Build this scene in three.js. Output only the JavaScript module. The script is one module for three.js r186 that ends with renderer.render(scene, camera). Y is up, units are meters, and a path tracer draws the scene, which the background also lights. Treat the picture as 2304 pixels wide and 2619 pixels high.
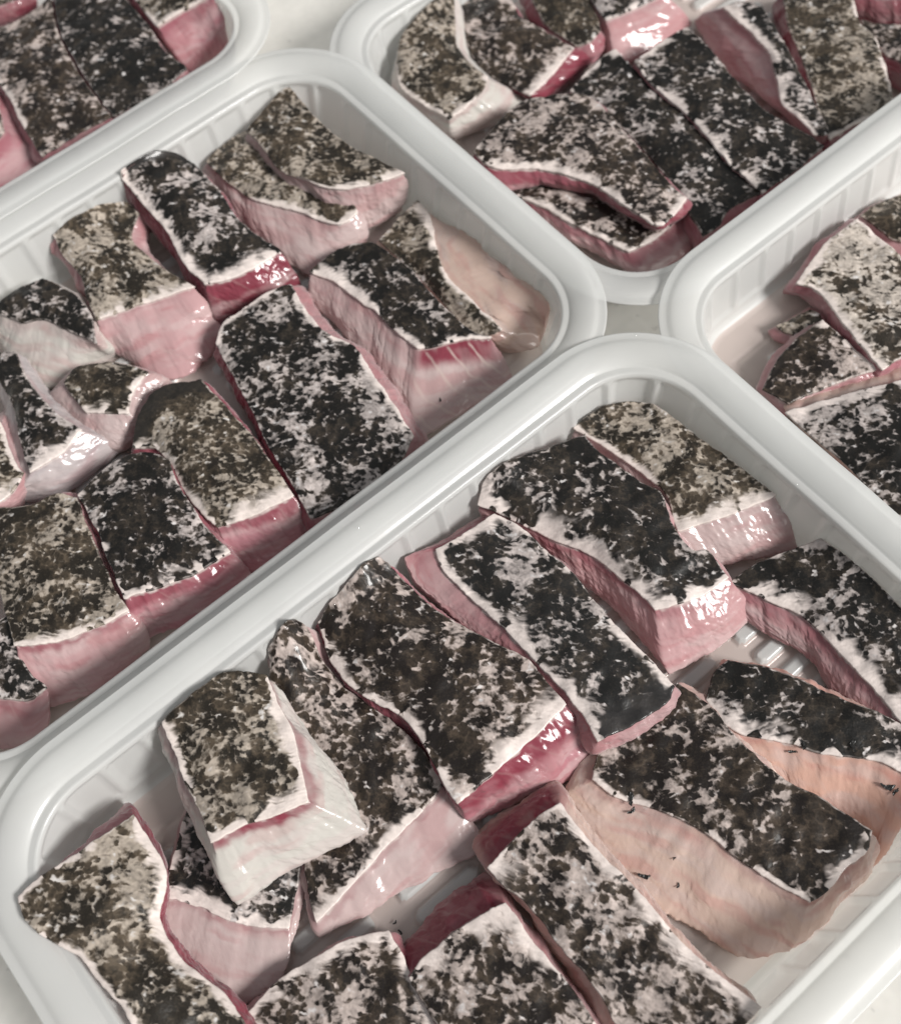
import * as THREE from 'three';
import { mergeVertices } from 'three/addons/utils/BufferGeometryUtils.js';

// ---------------------------------------------------------------- camera, sky, sun, exposure
const scene = new THREE.Scene();
const camera = new THREE.PerspectiveCamera(49.61, 900 / 1024, 0.01, 60);
camera.position.set(-0.06951, 0.27545, 0.10168);
camera.up.set(0.59229, 0.43736, -0.67669);
camera.lookAt(0, 0.024, 0);
camera.focus = 0.268;
camera.userData.fStop = 13;
scene.add(camera);

const SUN = new THREE.Vector3(0.36, 0.62, 0.70).normalize();
{ // pale bright daylight sky, even all round and a little brighter on the sun's side
  const w = 128, h = 64, data = new Float32Array(w * h * 4);
  for (let j = 0; j < h; j++) for (let i = 0; i < w; i++) {
    const el = ((j + 0.5) / h - 0.5) * Math.PI, az = ((i + 0.5) / w - 0.5) * 2 * Math.PI;
    const d = new THREE.Vector3(Math.cos(el) * Math.cos(az), Math.sin(el), Math.cos(el) * Math.sin(az));
    const s = Math.max(0, d.dot(SUN)), k = 0.27 + 0.20 * s * s;
    const o = (j * w + i) * 4;
    data[o] = k * 0.97; data[o + 1] = k * 1.0; data[o + 2] = k * 1.03; data[o + 3] = 1;
  }
  const sky = new THREE.DataTexture(data, w, h, THREE.RGBAFormat, THREE.FloatType);
  sky.mapping = THREE.EquirectangularReflectionMapping; sky.magFilter = THREE.LinearFilter; sky.minFilter = THREE.LinearFilter; sky.needsUpdate = true;
  scene.background = sky; scene.environment = sky;
}
const sun = new THREE.DirectionalLight(new THREE.Color(1.0, 0.975, 0.945), 4.8);
sun.position.copy(SUN).multiplyScalar(1.5); sun.target.position.set(0.02, 0, -0.02);
sun.castShadow = true; sun.shadow.radius = 32; sun.shadow.mapSize.set(4096, 4096);
Object.assign(sun.shadow.camera, { left: -0.45, right: 0.45, top: 0.45, bottom: -0.45, near: 0.2, far: 4 });
scene.add(sun, sun.target);

const renderer = new THREE.WebGLRenderer({ antialias: true });
renderer.toneMapping = THREE.LinearToneMapping;
renderer.toneMappingExposure = 1.04;
renderer.shadowMap.enabled = true;
renderer.shadowMap.type = THREE.PCFSoftShadowMap;

// ---------------------------------------------------------------- helpers
let seed = 12345;
const rnd = () => ((seed = (Math.imul(seed, 1664525) + 1013904223) >>> 0) / 4294967296);
const NT = new Float32Array(65536); for (let i = 0; i < 65536; i++) NT[i] = rnd();
const hash = (i, j) => NT[((i & 255) << 8) | (j & 255)];
function vn(x, y) { // value noise 0..1
  const i = Math.floor(x), j = Math.floor(y); let a = x - i, b = y - j;
  a = a * a * (3 - 2 * a); b = b * b * (3 - 2 * b);
  const p = hash(i, j), q = hash(i + 1, j), r = hash(i, j + 1), s = hash(i + 1, j + 1);
  return p + (q - p) * a + (r - p) * b + (p - q - r + s) * a * b;
}
const fbm = (x, y) => 0.5 * vn(x, y) + 0.3 * vn(x * 2.1 + 17, y * 2.1 + 5) + 0.2 * vn(x * 4.3 + 3, y * 4.3 + 31);
const clamp = (x, a = 0, b = 1) => Math.min(b, Math.max(a, x));
const sstep = (a, b, x) => { const t = clamp((x - a) / (b - a)); return t * t * (3 - 2 * t); };
const mix = (a, b, t) => a + (b - a) * t;
const mix3 = (a, b, t) => [mix(a[0], b[0], t), mix(a[1], b[1], t), mix(a[2], b[2], t)];
const names = {};
const numbered = (n) => { names[n] = (names[n] ?? -1) + 1; return names[n] ? `${n}_${String(names[n]).padStart(3, '0')}` : n; };
function tag(o, label, category, group, kind) { Object.assign(o.userData, { label, category }); if (group) o.userData.group = group; if (kind) o.userData.kind = kind; return o; }
function mesh(name, geo, mat, parent) { const m = new THREE.Mesh(geo, mat); m.name = name; m.castShadow = m.receiveShadow = true; parent.add(m); return m; }
function geom(pos, idx, uv, col) {
  const g = new THREE.BufferGeometry();
  g.setAttribute('position', new THREE.Float32BufferAttribute(pos, 3));
  if (uv) g.setAttribute('uv', new THREE.Float32BufferAttribute(uv, 2));
  if (col) g.setAttribute('color', new THREE.Float32BufferAttribute(col, 3));
  g.setIndex(idx); g.computeVertexNormals(); return g;
}
function tex(w, h, f, srgb, repeat) {
  const d = new Uint8Array(w * h * 4);
  for (let j = 0; j < h; j++) for (let i = 0; i < w; i++) { const c = f(i, j), o = (j * w + i) * 4; d[o] = c[0]; d[o + 1] = c[1]; d[o + 2] = c[2]; d[o + 3] = 255; }
  const t = new THREE.DataTexture(d, w, h); t.magFilter = THREE.LinearFilter; t.minFilter = THREE.LinearMipmapLinearFilter; t.generateMipmaps = true;
  if (repeat) t.wrapS = t.wrapT = THREE.RepeatWrapping;
  if (srgb) t.colorSpace = THREE.SRGBColorSpace; t.needsUpdate = true; return t;
}
const s8 = (l) => 255 * (l <= 0.0031308 ? 12.92 * l : 1.055 * Math.pow(clamp(l), 1 / 2.4) - 0.055);

// measured layout in millimetres: tray corners and lifts, fish outlines (skin edge points, foot points)
const TRAYS = {"A": {"o": [-142.5, -165.2], "lift": [0, 2.2, 2.2, 0]}, "B": {"o": [-140.6, -15.1], "lift": [2.3, 4.4, 2.2, 0]}, "C": {"o": [69.4, -164.1], "lift": [0, 0, 0, 0]}, "D": {"o": [-146.8, -317.5], "lift": [0, 0, 3.6, 2.4]}, "E": {"o": [71.1, -17.5], "lift": [2.2, 2.2, 0, 0]}};
const CHUNKS = [
  {"n":"fish_chunk","f":2.7,"t":"B","e":[[[43.1,13.0,-0.7],[52.9,13.4,0.3],[59.8,13.9,4.5],[63.1,14.8,8.9]],[[63.1,14.8,8.9],[64.4,14.9,21.7],[65.5,15.0,31.3],[66.6,15.2,40.9],[67.2,15.2,49.0]],[[67.2,15.2,49.0],[58.0,14.7,45.8],[48.0,14.1,41.8],[42.2,13.7,39.4]],[[42.2,13.7,39.4],[47.7,12.9,29.2],[46.5,12.8,14.9],[43.1,13.0,-0.7]]],"b":[[42.4,5.0,1.4],[63.9,10.6,9.6],[64.9,5.4,60.7],[43.4,5.0,48.5]],"label":"tan speckled fish chunk with pale wet cut face, half under a black chunk","skin":["o",0.55,[0.5,1.0,2.6,1.5],40],"flesh":["pale",0.15,0.12],"dome":1.6},
  {"n":"fish_chunk","f":2.7,"t":"B","e":[[[8.4,15.8,0.8],[12.4,19.1,-1.5],[18.6,20.2,-1.6],[29.0,18.3,0.5],[41.8,16.6,4.7]],[[41.8,16.6,4.7],[41.5,16.3,11.7],[43.7,16.1,24.0],[45.1,15.9,29.7],[41.3,15.7,38.1],[40.3,15.5,46.2],[42.9,15.4,48.4],[42.1,15.2,56.8]],[[42.1,15.2,56.8],[33.5,15.0,55.8],[27.3,14.8,53.4],[22.9,14.6,51.1]],[[22.9,14.6,51.1],[22.4,14.3,41.2],[21.2,13.9,30.1],[16.9,13.5,20.1],[13.3,13.7,10.6],[8.4,15.8,0.8]]],"b":[[11.2,5.0,3.4],[42.5,6.3,3.3],[43.6,5.0,66.0],[16.7,5.0,63.6]],"label":"black skinned fish chunk with thick white margin, lapping over the tan speckled chunk","skin":["k",0.78,[0.4,0.4,2.2,3.8],35],"flesh":["pink",0.55,0.2],"dome":1.6,"be":[0.3,0.3,0.7,1]},
  {"n":"fish_chunk","f":2.7,"t":"B","e":[[[-8.0,15.2,3.5],[-0.3,15.4,4.7],[9.5,15.9,5.8]],[[9.5,15.9,5.8],[11.7,15.9,12.1],[12.7,16.0,24.0],[13.2,16.0,32.5],[11.7,16.1,46.4],[12.0,16.2,60.0],[11.8,16.2,67.9]],[[11.8,16.2,67.9],[8.3,16.2,69.7],[-1.6,16.3,68.2],[-10.5,16.4,66.0]],[[-10.5,16.4,66.0],[-8.7,16.1,56.4],[-8.5,15.8,40.5],[-9.2,15.5,26.7],[-9.9,15.3,16.1],[-9.9,15.1,8.2],[-8.0,15.2,3.5]]],"b":[[-15.0,14.2,0.2],[7.7,6.2,1.2],[13.4,5.0,70.0],[-11.1,5.0,65.3]],"label":"fish chunk with whitish upper end and glossy black folded lower end","skin":["k",0.52,[2.6,1.2,0.2,2.6],45],"flesh":["pink",0.9,0.45],"dome":1.6,"be":[0.9,0.5,0.3,0.35],"wet":1,"de":[2,7]},
  {"n":"fish_chunk","f":2.7,"t":"B","e":[[[-42.4,15.7,-0.3],[-38.1,18.3,-1.3],[-32.1,21.4,-1.3],[-26.9,23.3,-1.9],[-21.7,21.7,-1.8]],[[-21.7,21.7,-1.8],[-20.1,17.7,2.7],[-19.1,15.0,12.9],[-15.8,14.7,24.1],[-12.7,15.1,33.5],[-9.7,15.4,41.1],[-10.3,15.7,48.9],[-10.4,15.9,54.4]],[[-10.4,15.9,54.4],[-17.7,16.2,55.3],[-30.1,16.5,55.5],[-39.2,16.8,55.6],[-44.7,16.9,55.9]],[[-44.7,16.9,55.9],[-44.0,16.5,49.6],[-41.8,15.8,40.6],[-41.6,15.2,31.1],[-44.4,14.6,24.2],[-46.1,14.1,17.5],[-45.8,14.3,8.0],[-42.4,15.7,-0.3]]],"b":[[-43.0,5.9,1.2],[-21.3,8.8,0.9],[-11.8,5.0,67.9],[-43.6,5.0,59.5]],"label":"large grey brown fish chunk with red glistening cut face and frayed white margin","skin":["b",0.62,[0.3,0.6,3.2,1.6],40],"flesh":["rose",0.9,0.5],"dome":3.0,"be":[0.4,0.4,1,0.9]},
  {"n":"fish_chunk","f":2.7,"t":"B","e":[[[-56.5,18.6,-1.4],[-51.7,23.4,-1.9],[-49.2,24.8,-1.9],[-47.1,22.4,-1.9]],[[-47.1,22.4,-1.9],[-45.8,17.4,-0.4],[-47.5,13.1,6.4],[-47.5,11.3,16.0],[-45.5,11.1,24.1],[-43.5,11.3,32.1],[-42.7,11.5,40.7],[-44.6,11.7,49.5]],[[-44.6,11.7,49.5],[-50.7,11.3,50.5],[-61.7,10.4,51.2],[-74.7,9.5,52.8],[-85.4,8.8,53.6]],[[-85.4,8.8,53.6],[-81.1,8.7,44.4],[-73.2,9.5,28.9],[-65.9,12.9,13.2],[-56.5,18.6,-1.4]]],"b":[[-56.5,7.3,1.1],[-45.0,5.0,1.4],[-46.4,5.0,64.6],[-86.8,5.0,56.3]],"label":"long narrow fish chunk squeezed beside the large grey brown chunk, pale side showing","skin":["b",0.6,[0.4,0.6,2.0,0.4],55],"flesh":["pale",0.3,0.1],"dome":1.6},
  {"n":"fish_chunk","f":10,"t":"B","e":[[[-85.9,24.0,-1.5],[-80.6,24.8,-1.9],[-73.6,24.7,-1.9],[-67.8,23.8,-1.6],[-60.8,22.8,4.5]],[[-60.8,22.8,4.5],[-62.7,22.6,11.8],[-63.8,22.9,18.6],[-67.4,23.4,27.5],[-70.9,23.8,34.8]],[[-70.9,23.8,34.8],[-77.1,23.9,33.0],[-85.5,24.0,29.7],[-92.6,24.1,28.3]],[[-92.6,24.1,28.3],[-90.3,23.7,21.0],[-89.8,23.4,14.2],[-87.5,23.4,5.9],[-85.9,24.0,-1.5]]],"b":[[-89.2,14.7,0.1],[-61.6,13.9,17.1],[-64.6,13.9,46.0],[-95.9,13.9,40.2]],"label":"blocky fish chunk with milky white flesh, stacked on a smaller white edged chunk","skin":["o",0.62,[0.6,2.0,2.6,1.4],30],"flesh":["white",0.9,0.2],"dome":1.6,"be":[0.4,0.6,1,0.4]},
  {"n":"fish_chunk","f":2.7,"t":"B","e":[[[-92.9,7.3,12.4],[-88.9,7.1,21.9],[-81.4,7.2,41.4]],[[-81.4,7.2,41.4],[-86.2,7.6,45.9],[-91.1,8.3,50.5]],[[-91.1,8.3,50.5],[-96.8,8.6,45.4],[-101.1,8.8,40.0],[-103.6,9.0,34.1],[-108.8,9.4,27.1]],[[-108.8,9.4,27.1],[-103.6,8.5,21.5],[-98.3,7.8,17.0],[-92.9,7.3,12.4]]],"b":[[-92.7,3.3,10.8],[-80.1,3.2,42.2],[-100.5,5.0,58.5],[-116.4,5.0,33.7]],"label":"fish chunk with long white edge lying under the blocky milky chunk","skin":["k",0.45,[0.5,0.5,3.0,1.5],60],"flesh":["pale",0.35,0.1],"dome":1.6,"m":{"2":[[-112.0,5.0,54.0]]}},
  {"n":"fish_chunk","f":2.7,"t":"B","e":[[[-131.4,25.5,10.8],[-126.1,24.2,10.1],[-117.4,21.9,10.1],[-109.1,19.6,10.1],[-103.3,18.1,10.1]],[[-103.3,18.1,10.1],[-104.0,17.4,17.4],[-105.0,17.0,25.3],[-111.2,16.7,32.1],[-112.7,16.3,40.2],[-111.4,16.0,47.6],[-109.5,15.9,54.3],[-109.2,16.7,67.2]],[[-109.2,16.7,67.2],[-118.0,18.7,62.3],[-126.8,22.2,54.8]],[[-126.8,22.2,54.8],[-126.0,23.0,44.5],[-126.9,24.0,35.0],[-127.4,24.9,29.1],[-130.8,25.4,21.8],[-132.1,25.6,15.5],[-131.4,25.5,10.8]]],"b":[[-124.2,10.8,12.0],[-105.4,5.0,1.7],[-108.8,6.3,68.8],[-124.7,9.1,56.3]],"label":"grey and ochre mottled fish chunk in the rounded tray corner","skin":["o",0.5,[1.8,1.6,0.5,2.2],50],"flesh":["rose",0.9,0.6],"dome":3,"be":[0.6,1,0.3,0.3]},
  {"n":"fish_chunk","f":2.7,"t":"B","e":[[[-111.6,11.0,60.2],[-98.3,11.2,58.8],[-88.6,11.3,60.5],[-81.7,11.4,62.2],[-74.2,11.5,66.2]],[[-74.2,11.5,66.2],[-75.1,11.5,71.5],[-76.3,11.5,78.6],[-80.4,11.5,95.1]],[[-80.4,11.5,95.1],[-94.7,11.0,89.2],[-109.3,10.8,80.7]],[[-109.3,10.8,80.7],[-111.1,10.8,70.6],[-111.6,11.0,60.2]]],"b":[[-113.0,5.0,59.4],[-73.5,5.0,69.1],[-79.7,5.0,96.5],[-110.8,5.0,81.3]],"label":"brown speckled fish chunk below the bare slotted tray floor","skin":["b",0.6,[1.8,1.2,0.5,0.5],45],"flesh":["pink",0.9,0.7],"dome":1.6,"be":[0.3,1,0.3,0.3]},
  {"n":"fish_chunk","f":2.7,"t":"B","e":[[[-76.4,13.2,77.0],[-70.6,13.5,76.0],[-61.3,14.1,76.7],[-53.8,14.7,78.0],[-50.5,14.9,79.1]],[[-50.5,14.9,79.1],[-51.3,15.0,88.2],[-51.1,15.0,97.4],[-51.9,15.1,107.7],[-52.9,15.1,118.0]],[[-52.9,15.1,118.0],[-66.4,14.1,111.4],[-78.7,13.5,103.6]],[[-78.7,13.5,103.6],[-77.8,13.2,89.7],[-76.4,13.2,77.0]]],"b":[[-76.0,5.0,71.8],[-49.1,5.0,70.0],[-52.4,5.6,119.5],[-80.0,5.0,104.5]],"label":"fish chunk with ridged white upper margin between two speckled chunks","skin":["b",0.58,[3.6,2.2,0.5,0.6],60],"flesh":["pink",1.0,0.9],"dome":1.6,"be":[1,0.2,0.3,0.3]},  // full red weight on the first edge paints in the shade of that face
  {"n":"fish_chunk","f":2.7,"t":"B","e":[[[-48.9,17.0,70.9],[-42.7,17.0,70.6],[-34.8,16.9,70.1],[-27.2,16.9,70.8]],[[-27.2,16.9,70.8],[-27.8,17.0,80.5],[-27.3,17.1,91.1],[-27.1,17.2,103.0],[-27.1,17.5,112.1],[-25.7,18.1,120.9],[-23.8,19.0,128.9]],[[-23.8,19.0,128.9],[-28.6,19.3,128.9],[-35.4,18.5,128.8],[-47.7,17.3,125.8]],[[-47.7,17.3,125.8],[-48.6,16.6,112.1],[-46.9,16.6,102.8],[-47.3,16.7,92.4],[-46.9,16.9,82.2],[-48.4,17.0,75.5],[-48.9,17.0,70.9]]],"b":[[-45.2,5.0,62.3],[-23.5,5.0,65.5],[-23.2,7.5,126.4],[-52.1,5.0,126.0]],"label":"long pinkish brown fish chunk with broad white stripe along one side","skin":["b",0.52,[3.2,2.4,0.5,1.0],65],"flesh":["peach",1.0,0.9],"dome":1.6,"be":[1,0.1,0.3,0.18]},  // first edge reddened in colour for its shaded, translucent face
  {"n":"fish_chunk","f":2.7,"t":"B","e":[[[-16.4,9.8,71.0],[-10.6,9.8,67.4],[0.1,9.9,67.3],[14.8,10.2,67.4]],[[14.8,10.2,67.4],[16.7,10.8,77.1],[15.6,11.6,86.1],[16.3,12.5,99.0],[19.7,13.4,109.4],[22.2,14.4,120.4]],[[22.2,14.4,120.4],[19.0,14.2,122.2],[12.2,13.9,121.9],[5.2,13.5,122.5],[1.2,13.3,121.8]],[[1.2,13.3,121.8],[-1.3,12.8,115.5],[-3.8,12.1,106.1],[-5.6,11.4,96.0],[-10.3,10.7,84.7],[-14.7,10.1,77.8],[-16.4,9.8,71.0]]],"b":[[-24.0,5.0,68.8],[17.8,5.0,72.1],[22.6,5.0,126.0],[-7.9,5.0,126.0]],"label":"long dark brown fish chunk with peach coloured flesh at its free corner","skin":["b",0.88,[0.3,0.4,1.2,1.4],35],"flesh":["peach",0.3,0.15],"dome":1.6,"m":{"3":[[-17.5,5.0,119.7],[-20.6,5.0,110.2],[-23.0,5.0,99.8],[-23.7,5.0,85.7],[-23.7,5.0,73.7]]},"lump":1.1},
  {"n":"fish_chunk","f":2.7,"t":"B","e":[[[17.8,9.4,74.7],[24.2,9.4,71.3],[28.6,9.7,71.1]],[[28.6,9.7,71.1],[36.0,10.3,82.0],[39.9,11.0,92.2],[43.2,11.6,99.8],[47.7,12.3,110.1]],[[47.7,12.3,110.1],[44.3,12.6,115.0],[39.7,13.0,120.2]],[[39.7,13.0,120.2],[36.7,12.3,111.3],[28.9,11.5,102.0],[23.7,10.7,93.5],[18.0,10.1,86.2],[16.7,9.6,79.5],[17.8,9.4,74.7]]],"b":[[15.4,5.0,88.0],[28.4,5.0,69.5],[48.8,5.0,111.2],[19.7,5.0,126.0]],"label":"near black fish chunk with salmon orange flesh showing on its sunny side","skin":["k",0.82,[0.3,0.4,0.6,2.2],30],"flesh":["orange",0.1,0.15],"dome":1.6,"m":{"3":[[23.0,5.0,123.4],[18.4,5.0,106.1]]},"lump":1.0},
  {"n":"fish_chunk","f":2.7,"t":"B","e":[[[43.4,10.9,57.4],[50.6,11.2,58.1],[58.5,11.8,60.7],[64.2,12.9,63.5],[67.1,14.4,64.4]],[[67.1,14.4,64.4],[67.3,15.8,72.5],[67.4,16.4,79.9],[67.3,15.6,89.5],[65.7,14.2,106.9]],[[65.7,14.2,106.9],[60.0,13.3,112.9],[50.5,13.1,117.1]],[[50.5,13.1,117.1],[47.5,12.6,108.1],[48.8,12.3,99.5],[49.5,11.8,88.4],[50.0,11.3,75.5],[47.0,11.0,66.8],[43.4,10.9,57.4]]],"b":[[41.3,5.0,64.8],[64.9,5.2,63.1],[64.9,5.1,108.4],[42.3,5.0,120.3]],"label":"dark fish chunk with long pink cut side beside the clear tray wall","skin":["k",0.72,[0.6,0.8,0.5,3.6],35],"flesh":["pink",0.5,0.25],"dome":1.6,"be":[0.2,0.3,0.3,1]},
  {"n":"fish_chunk","f":2.7,"t":"A","e":[[[38.4,17.8,-145.6],[48.6,18.5,-148.9],[55.2,19.8,-149.6],[57.6,20.4,-148.7]],[[57.6,20.4,-148.7],[57.1,20.0,-141.6],[56.7,19.4,-131.2],[57.6,19.1,-117.6],[61.3,19.1,-104.9],[63.4,19.0,-97.7]],[[63.4,19.0,-97.7],[55.8,19.0,-100.3],[46.4,18.9,-105.2],[41.7,18.9,-111.3],[39.4,18.8,-117.9]],[[39.4,18.8,-117.9],[36.8,18.3,-124.7],[38.3,17.8,-137.3],[38.4,17.8,-145.6]]],"b":[[37.5,6.9,-146.9],[55.9,8.2,-146.7],[60.8,5.0,-98.1],[41.4,5.0,-109.1]],"label":"olive brown fish chunk with pointed upper corner and black tufts at its front edge","skin":["o",0.6,[0.3,0.7,2.0,0.4],45],"flesh":["pale",0.2,0.2],"dome":1.6},
  {"n":"fish_chunk","f":2.7,"t":"A","e":[[[23.3,13.4,-148.4],[30.4,13.6,-149.8],[36.2,13.7,-149.8],[39.9,13.8,-149.6]],[[39.9,13.8,-149.6],[39.4,13.8,-140.8],[39.5,13.8,-128.3],[42.9,13.9,-114.8],[46.8,13.9,-104.6],[45.5,14.0,-99.2]],[[45.5,14.0,-99.2],[39.3,13.7,-99.9],[33.2,13.2,-112.0],[26.0,12.9,-124.9]],[[26.0,12.9,-124.9],[23.8,13.0,-134.9],[23.6,13.2,-142.8],[23.3,13.4,-148.4]]],"b":[[22.5,5.0,-148.8],[40.2,5.0,-148.8],[45.1,5.0,-96.5],[20.5,5.0,-111.1]],"label":"olive fish chunk with rounded pale flesh, lying against the pointed olive chunk","skin":["o",0.62,[0.3,0.6,2.6,0.4],45],"flesh":["pale",0.15,0.15],"dome":1.6,"m":{"2":[[26.5,5.0,-94.6]]}},
  {"n":"fish_chunk","f":2.7,"t":"A","e":[[[-1.9,24.6,-152.0],[4.4,25.1,-152.0],[11.2,23.6,-152.0],[15.3,20.9,-149.9],[18.1,18.6,-144.3]],[[18.1,18.6,-144.3],[18.0,17.4,-131.6],[16.2,16.9,-118.7],[17.5,16.6,-107.7],[18.9,16.5,-101.5]],[[18.9,16.5,-101.5],[7.9,16.7,-101.7],[0.4,17.0,-103.5],[-4.6,17.2,-105.9]],[[-4.6,17.2,-105.9],[-5.2,17.3,-115.7],[-2.4,17.8,-129.9],[-2.3,19.5,-142.8],[-2.4,22.2,-152.0],[-1.9,24.6,-152.0]]],"b":[[-2.5,10.3,-149.5],[19.0,7.3,-145.6],[19.4,5.0,-94.2],[-6.6,5.0,-101.2]],"label":"dark fish chunk with round end touching tray wall and deep red cut face","skin":["k",0.66,[0.4,0.6,2.2,2.0],30],"flesh":["darkred",0.8,0.5],"dome":2.6,"de":[0,4]},
  {"n":"fish_chunk","f":2.7,"t":"A","e":[[[-28.8,18.2,-151.5],[-21.5,19.1,-151.6],[-12.1,17.9,-151.5],[-5.7,15.9,-149.1],[-4.7,14.8,-143.5]],[[-4.7,14.8,-143.5],[-11.3,14.8,-137.9],[-10.9,15.1,-122.6],[-7.4,15.5,-108.8]],[[-7.4,15.5,-108.8],[-15.9,15.3,-112.0],[-24.2,15.2,-115.1],[-35.5,15.0,-118.9]],[[-35.5,15.0,-118.9],[-32.1,14.8,-130.3],[-30.1,14.9,-135.6],[-30.5,16.2,-144.2],[-28.8,18.2,-151.5]]],"b":[[-29.5,7.1,-149.0],[-3.4,5.4,-144.3],[-8.2,5.0,-98.3],[-35.3,5.0,-113.1]],"label":"yellowish olive fish chunk with lumpy pink raw flesh spilling out","skin":["o",0.4,[1.0,0.6,2.0,0.8],50],"flesh":["pink",0.25,0.15],"dome":1.6,"m":{"2":[[-21.8,5.0,-91.6],[-30.7,5.0,-96.8]]},"lump":2.4},
  {"n":"fish_chunk","f":2.7,"t":"A","e":[[[-56.5,13.6,-144.6],[-46.1,14.3,-144.4],[-39.6,15.3,-142.0]],[[-39.6,15.3,-142.0],[-36.5,15.2,-134.8],[-35.6,15.0,-123.1],[-39.6,14.9,-111.9]],[[-39.6,14.9,-111.9],[-43.8,14.3,-123.4],[-46.5,13.9,-129.9],[-52.2,13.6,-134.5]],[[-52.2,13.6,-134.5],[-56.5,13.6,-144.6]]],"b":[[-57.7,5.0,-145.7],[-38.9,5.6,-143.4],[-35.8,5.0,-113.1],[-61.5,5.0,-132.0]],"label":"dark fish chunk with white gristly cut face holding a round bone disc","skin":["k",0.75,[0.6,0.4,0.4,0.4],30],"flesh":["white",0.2,0.2],"dome":1.6,"m":{"2":[[-56.0,5.0,-114.9]]},"lumps":[["bone",-50.9,9.0,-132.1,3.6]]},
  {"n":"fish_chunk","f":2.7,"t":"A","e":[[[-67.2,14.4,-128.3],[-62.3,14.7,-128.1],[-58.9,15.1,-125.2]],[[-58.9,15.1,-125.2],[-61.3,15.0,-112.7],[-60.9,14.9,-100.3],[-58.2,14.9,-90.0]],[[-58.2,14.9,-90.0],[-65.2,14.6,-87.8],[-71.3,14.5,-88.2],[-75.9,14.3,-88.4]],[[-75.9,14.3,-88.4],[-72.7,14.2,-99.1],[-68.4,14.2,-111.7],[-67.2,14.4,-128.3]]],"b":[[-67.3,5.2,-129.9],[-58.3,5.5,-126.7],[-51.7,5.0,-84.2],[-84.9,5.0,-90.7]],"label":"dark fish chunk with smooth grey wet flesh beside the small tan chunk","skin":["k",0.66,[0.5,0.6,2.2,0.8],40],"flesh":["grey",0.15,0.1],"dome":1.6,"m":{"2":[[-73.2,5.0,-83.5]]}},
  {"n":"fish_chunk","f":3,"t":"A","e":[[[-53.6,13.3,-107.9],[-48.7,13.1,-109.7],[-43.4,13.1,-107.3],[-39.3,13.3,-104.4],[-33.8,13.5,-94.2]],[[-33.8,13.5,-94.2],[-39.7,13.8,-91.9],[-42.8,13.9,-89.6],[-45.4,14.1,-86.3]],[[-45.4,14.1,-86.3],[-49.7,14.2,-90.2],[-53.8,14.5,-94.4]],[[-53.8,14.5,-94.4],[-53.9,13.9,-99.5],[-53.6,13.3,-107.9]]],"b":[[-58.8,7.5,-111.2],[-29.6,7.5,-90.7],[-44.0,7.5,-84.5],[-57.5,7.5,-93.9]],"label":"smallest tan fish chunk with waxy white flesh around it","skin":["o",0.7,[0.3,1.4,1.6,0.6],45],"flesh":["pale",0.1,0.1],"dome":1.6,"m":{"2":[[-53.1,7.5,-83.5]]}},
  {"n":"fish_chunk","f":2.7,"t":"A","e":[[[-50.2,13.7,-76.7],[-46.8,14.0,-80.7],[-38.1,14.4,-86.6],[-31.9,14.8,-85.9],[-24.4,15.4,-80.5]],[[-24.4,15.4,-80.5],[-24.0,15.4,-67.1],[-23.8,15.5,-57.6],[-24.8,15.5,-48.0],[-26.1,15.6,-34.3]],[[-26.1,15.6,-34.3],[-35.4,15.1,-36.4],[-40.7,14.8,-38.3],[-46.2,14.5,-41.0]],[[-46.2,14.5,-41.0],[-47.4,14.3,-49.1],[-46.8,14.1,-56.2],[-45.0,13.9,-65.6],[-45.8,13.7,-72.1],[-50.2,13.7,-76.7]]],"b":[[-51.2,5.0,-77.9],[-23.6,5.7,-81.8],[-26.7,5.0,-27.3],[-47.8,5.0,-29.3]],"label":"olive grey fish chunk with rounded black upper end and purple red face","skin":["o",0.72,[0.3,0.8,2.4,1.8],35],"flesh":["rose",0.75,0.18],"dome":3,"de":[0,7]},
  {"n":"fish_chunk","f":2.7,"t":"A","e":[[[-13.4,14.2,-88.8],[-7.7,14.4,-93.2],[0.1,14.6,-92.9],[8.8,14.9,-92.6],[14.2,15.1,-90.1]],[[14.2,15.1,-90.1],[11.9,15.1,-79.3],[11.7,15.1,-70.1],[14.9,15.1,-60.5],[13.2,15.1,-51.1],[11.2,15.1,-38.0],[9.3,15.1,-27.2]],[[9.3,15.1,-27.2],[1.8,14.9,-23.9],[-8.7,14.7,-23.4],[-18.7,14.5,-23.4],[-26.2,14.4,-26.5]],[[-26.2,14.4,-26.5],[-24.4,14.3,-35.7],[-22.2,14.2,-49.9],[-18.9,14.2,-63.6],[-15.7,14.2,-77.9],[-13.4,14.2,-88.8]]],"b":[[-13.9,5.1,-90.4],[19.5,5.0,-92.9],[13.8,5.0,-28.5],[-27.2,5.2,-25.2]],"label":"broad black and white speckled fish chunk, largest skin in its tray","skin":["k",0.58,[1.2,1.4,0.5,0.4],40],"flesh":["pink",1,0.7],"dome":2.2,"be":[0.3,0.35,0.5,1]},
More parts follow.
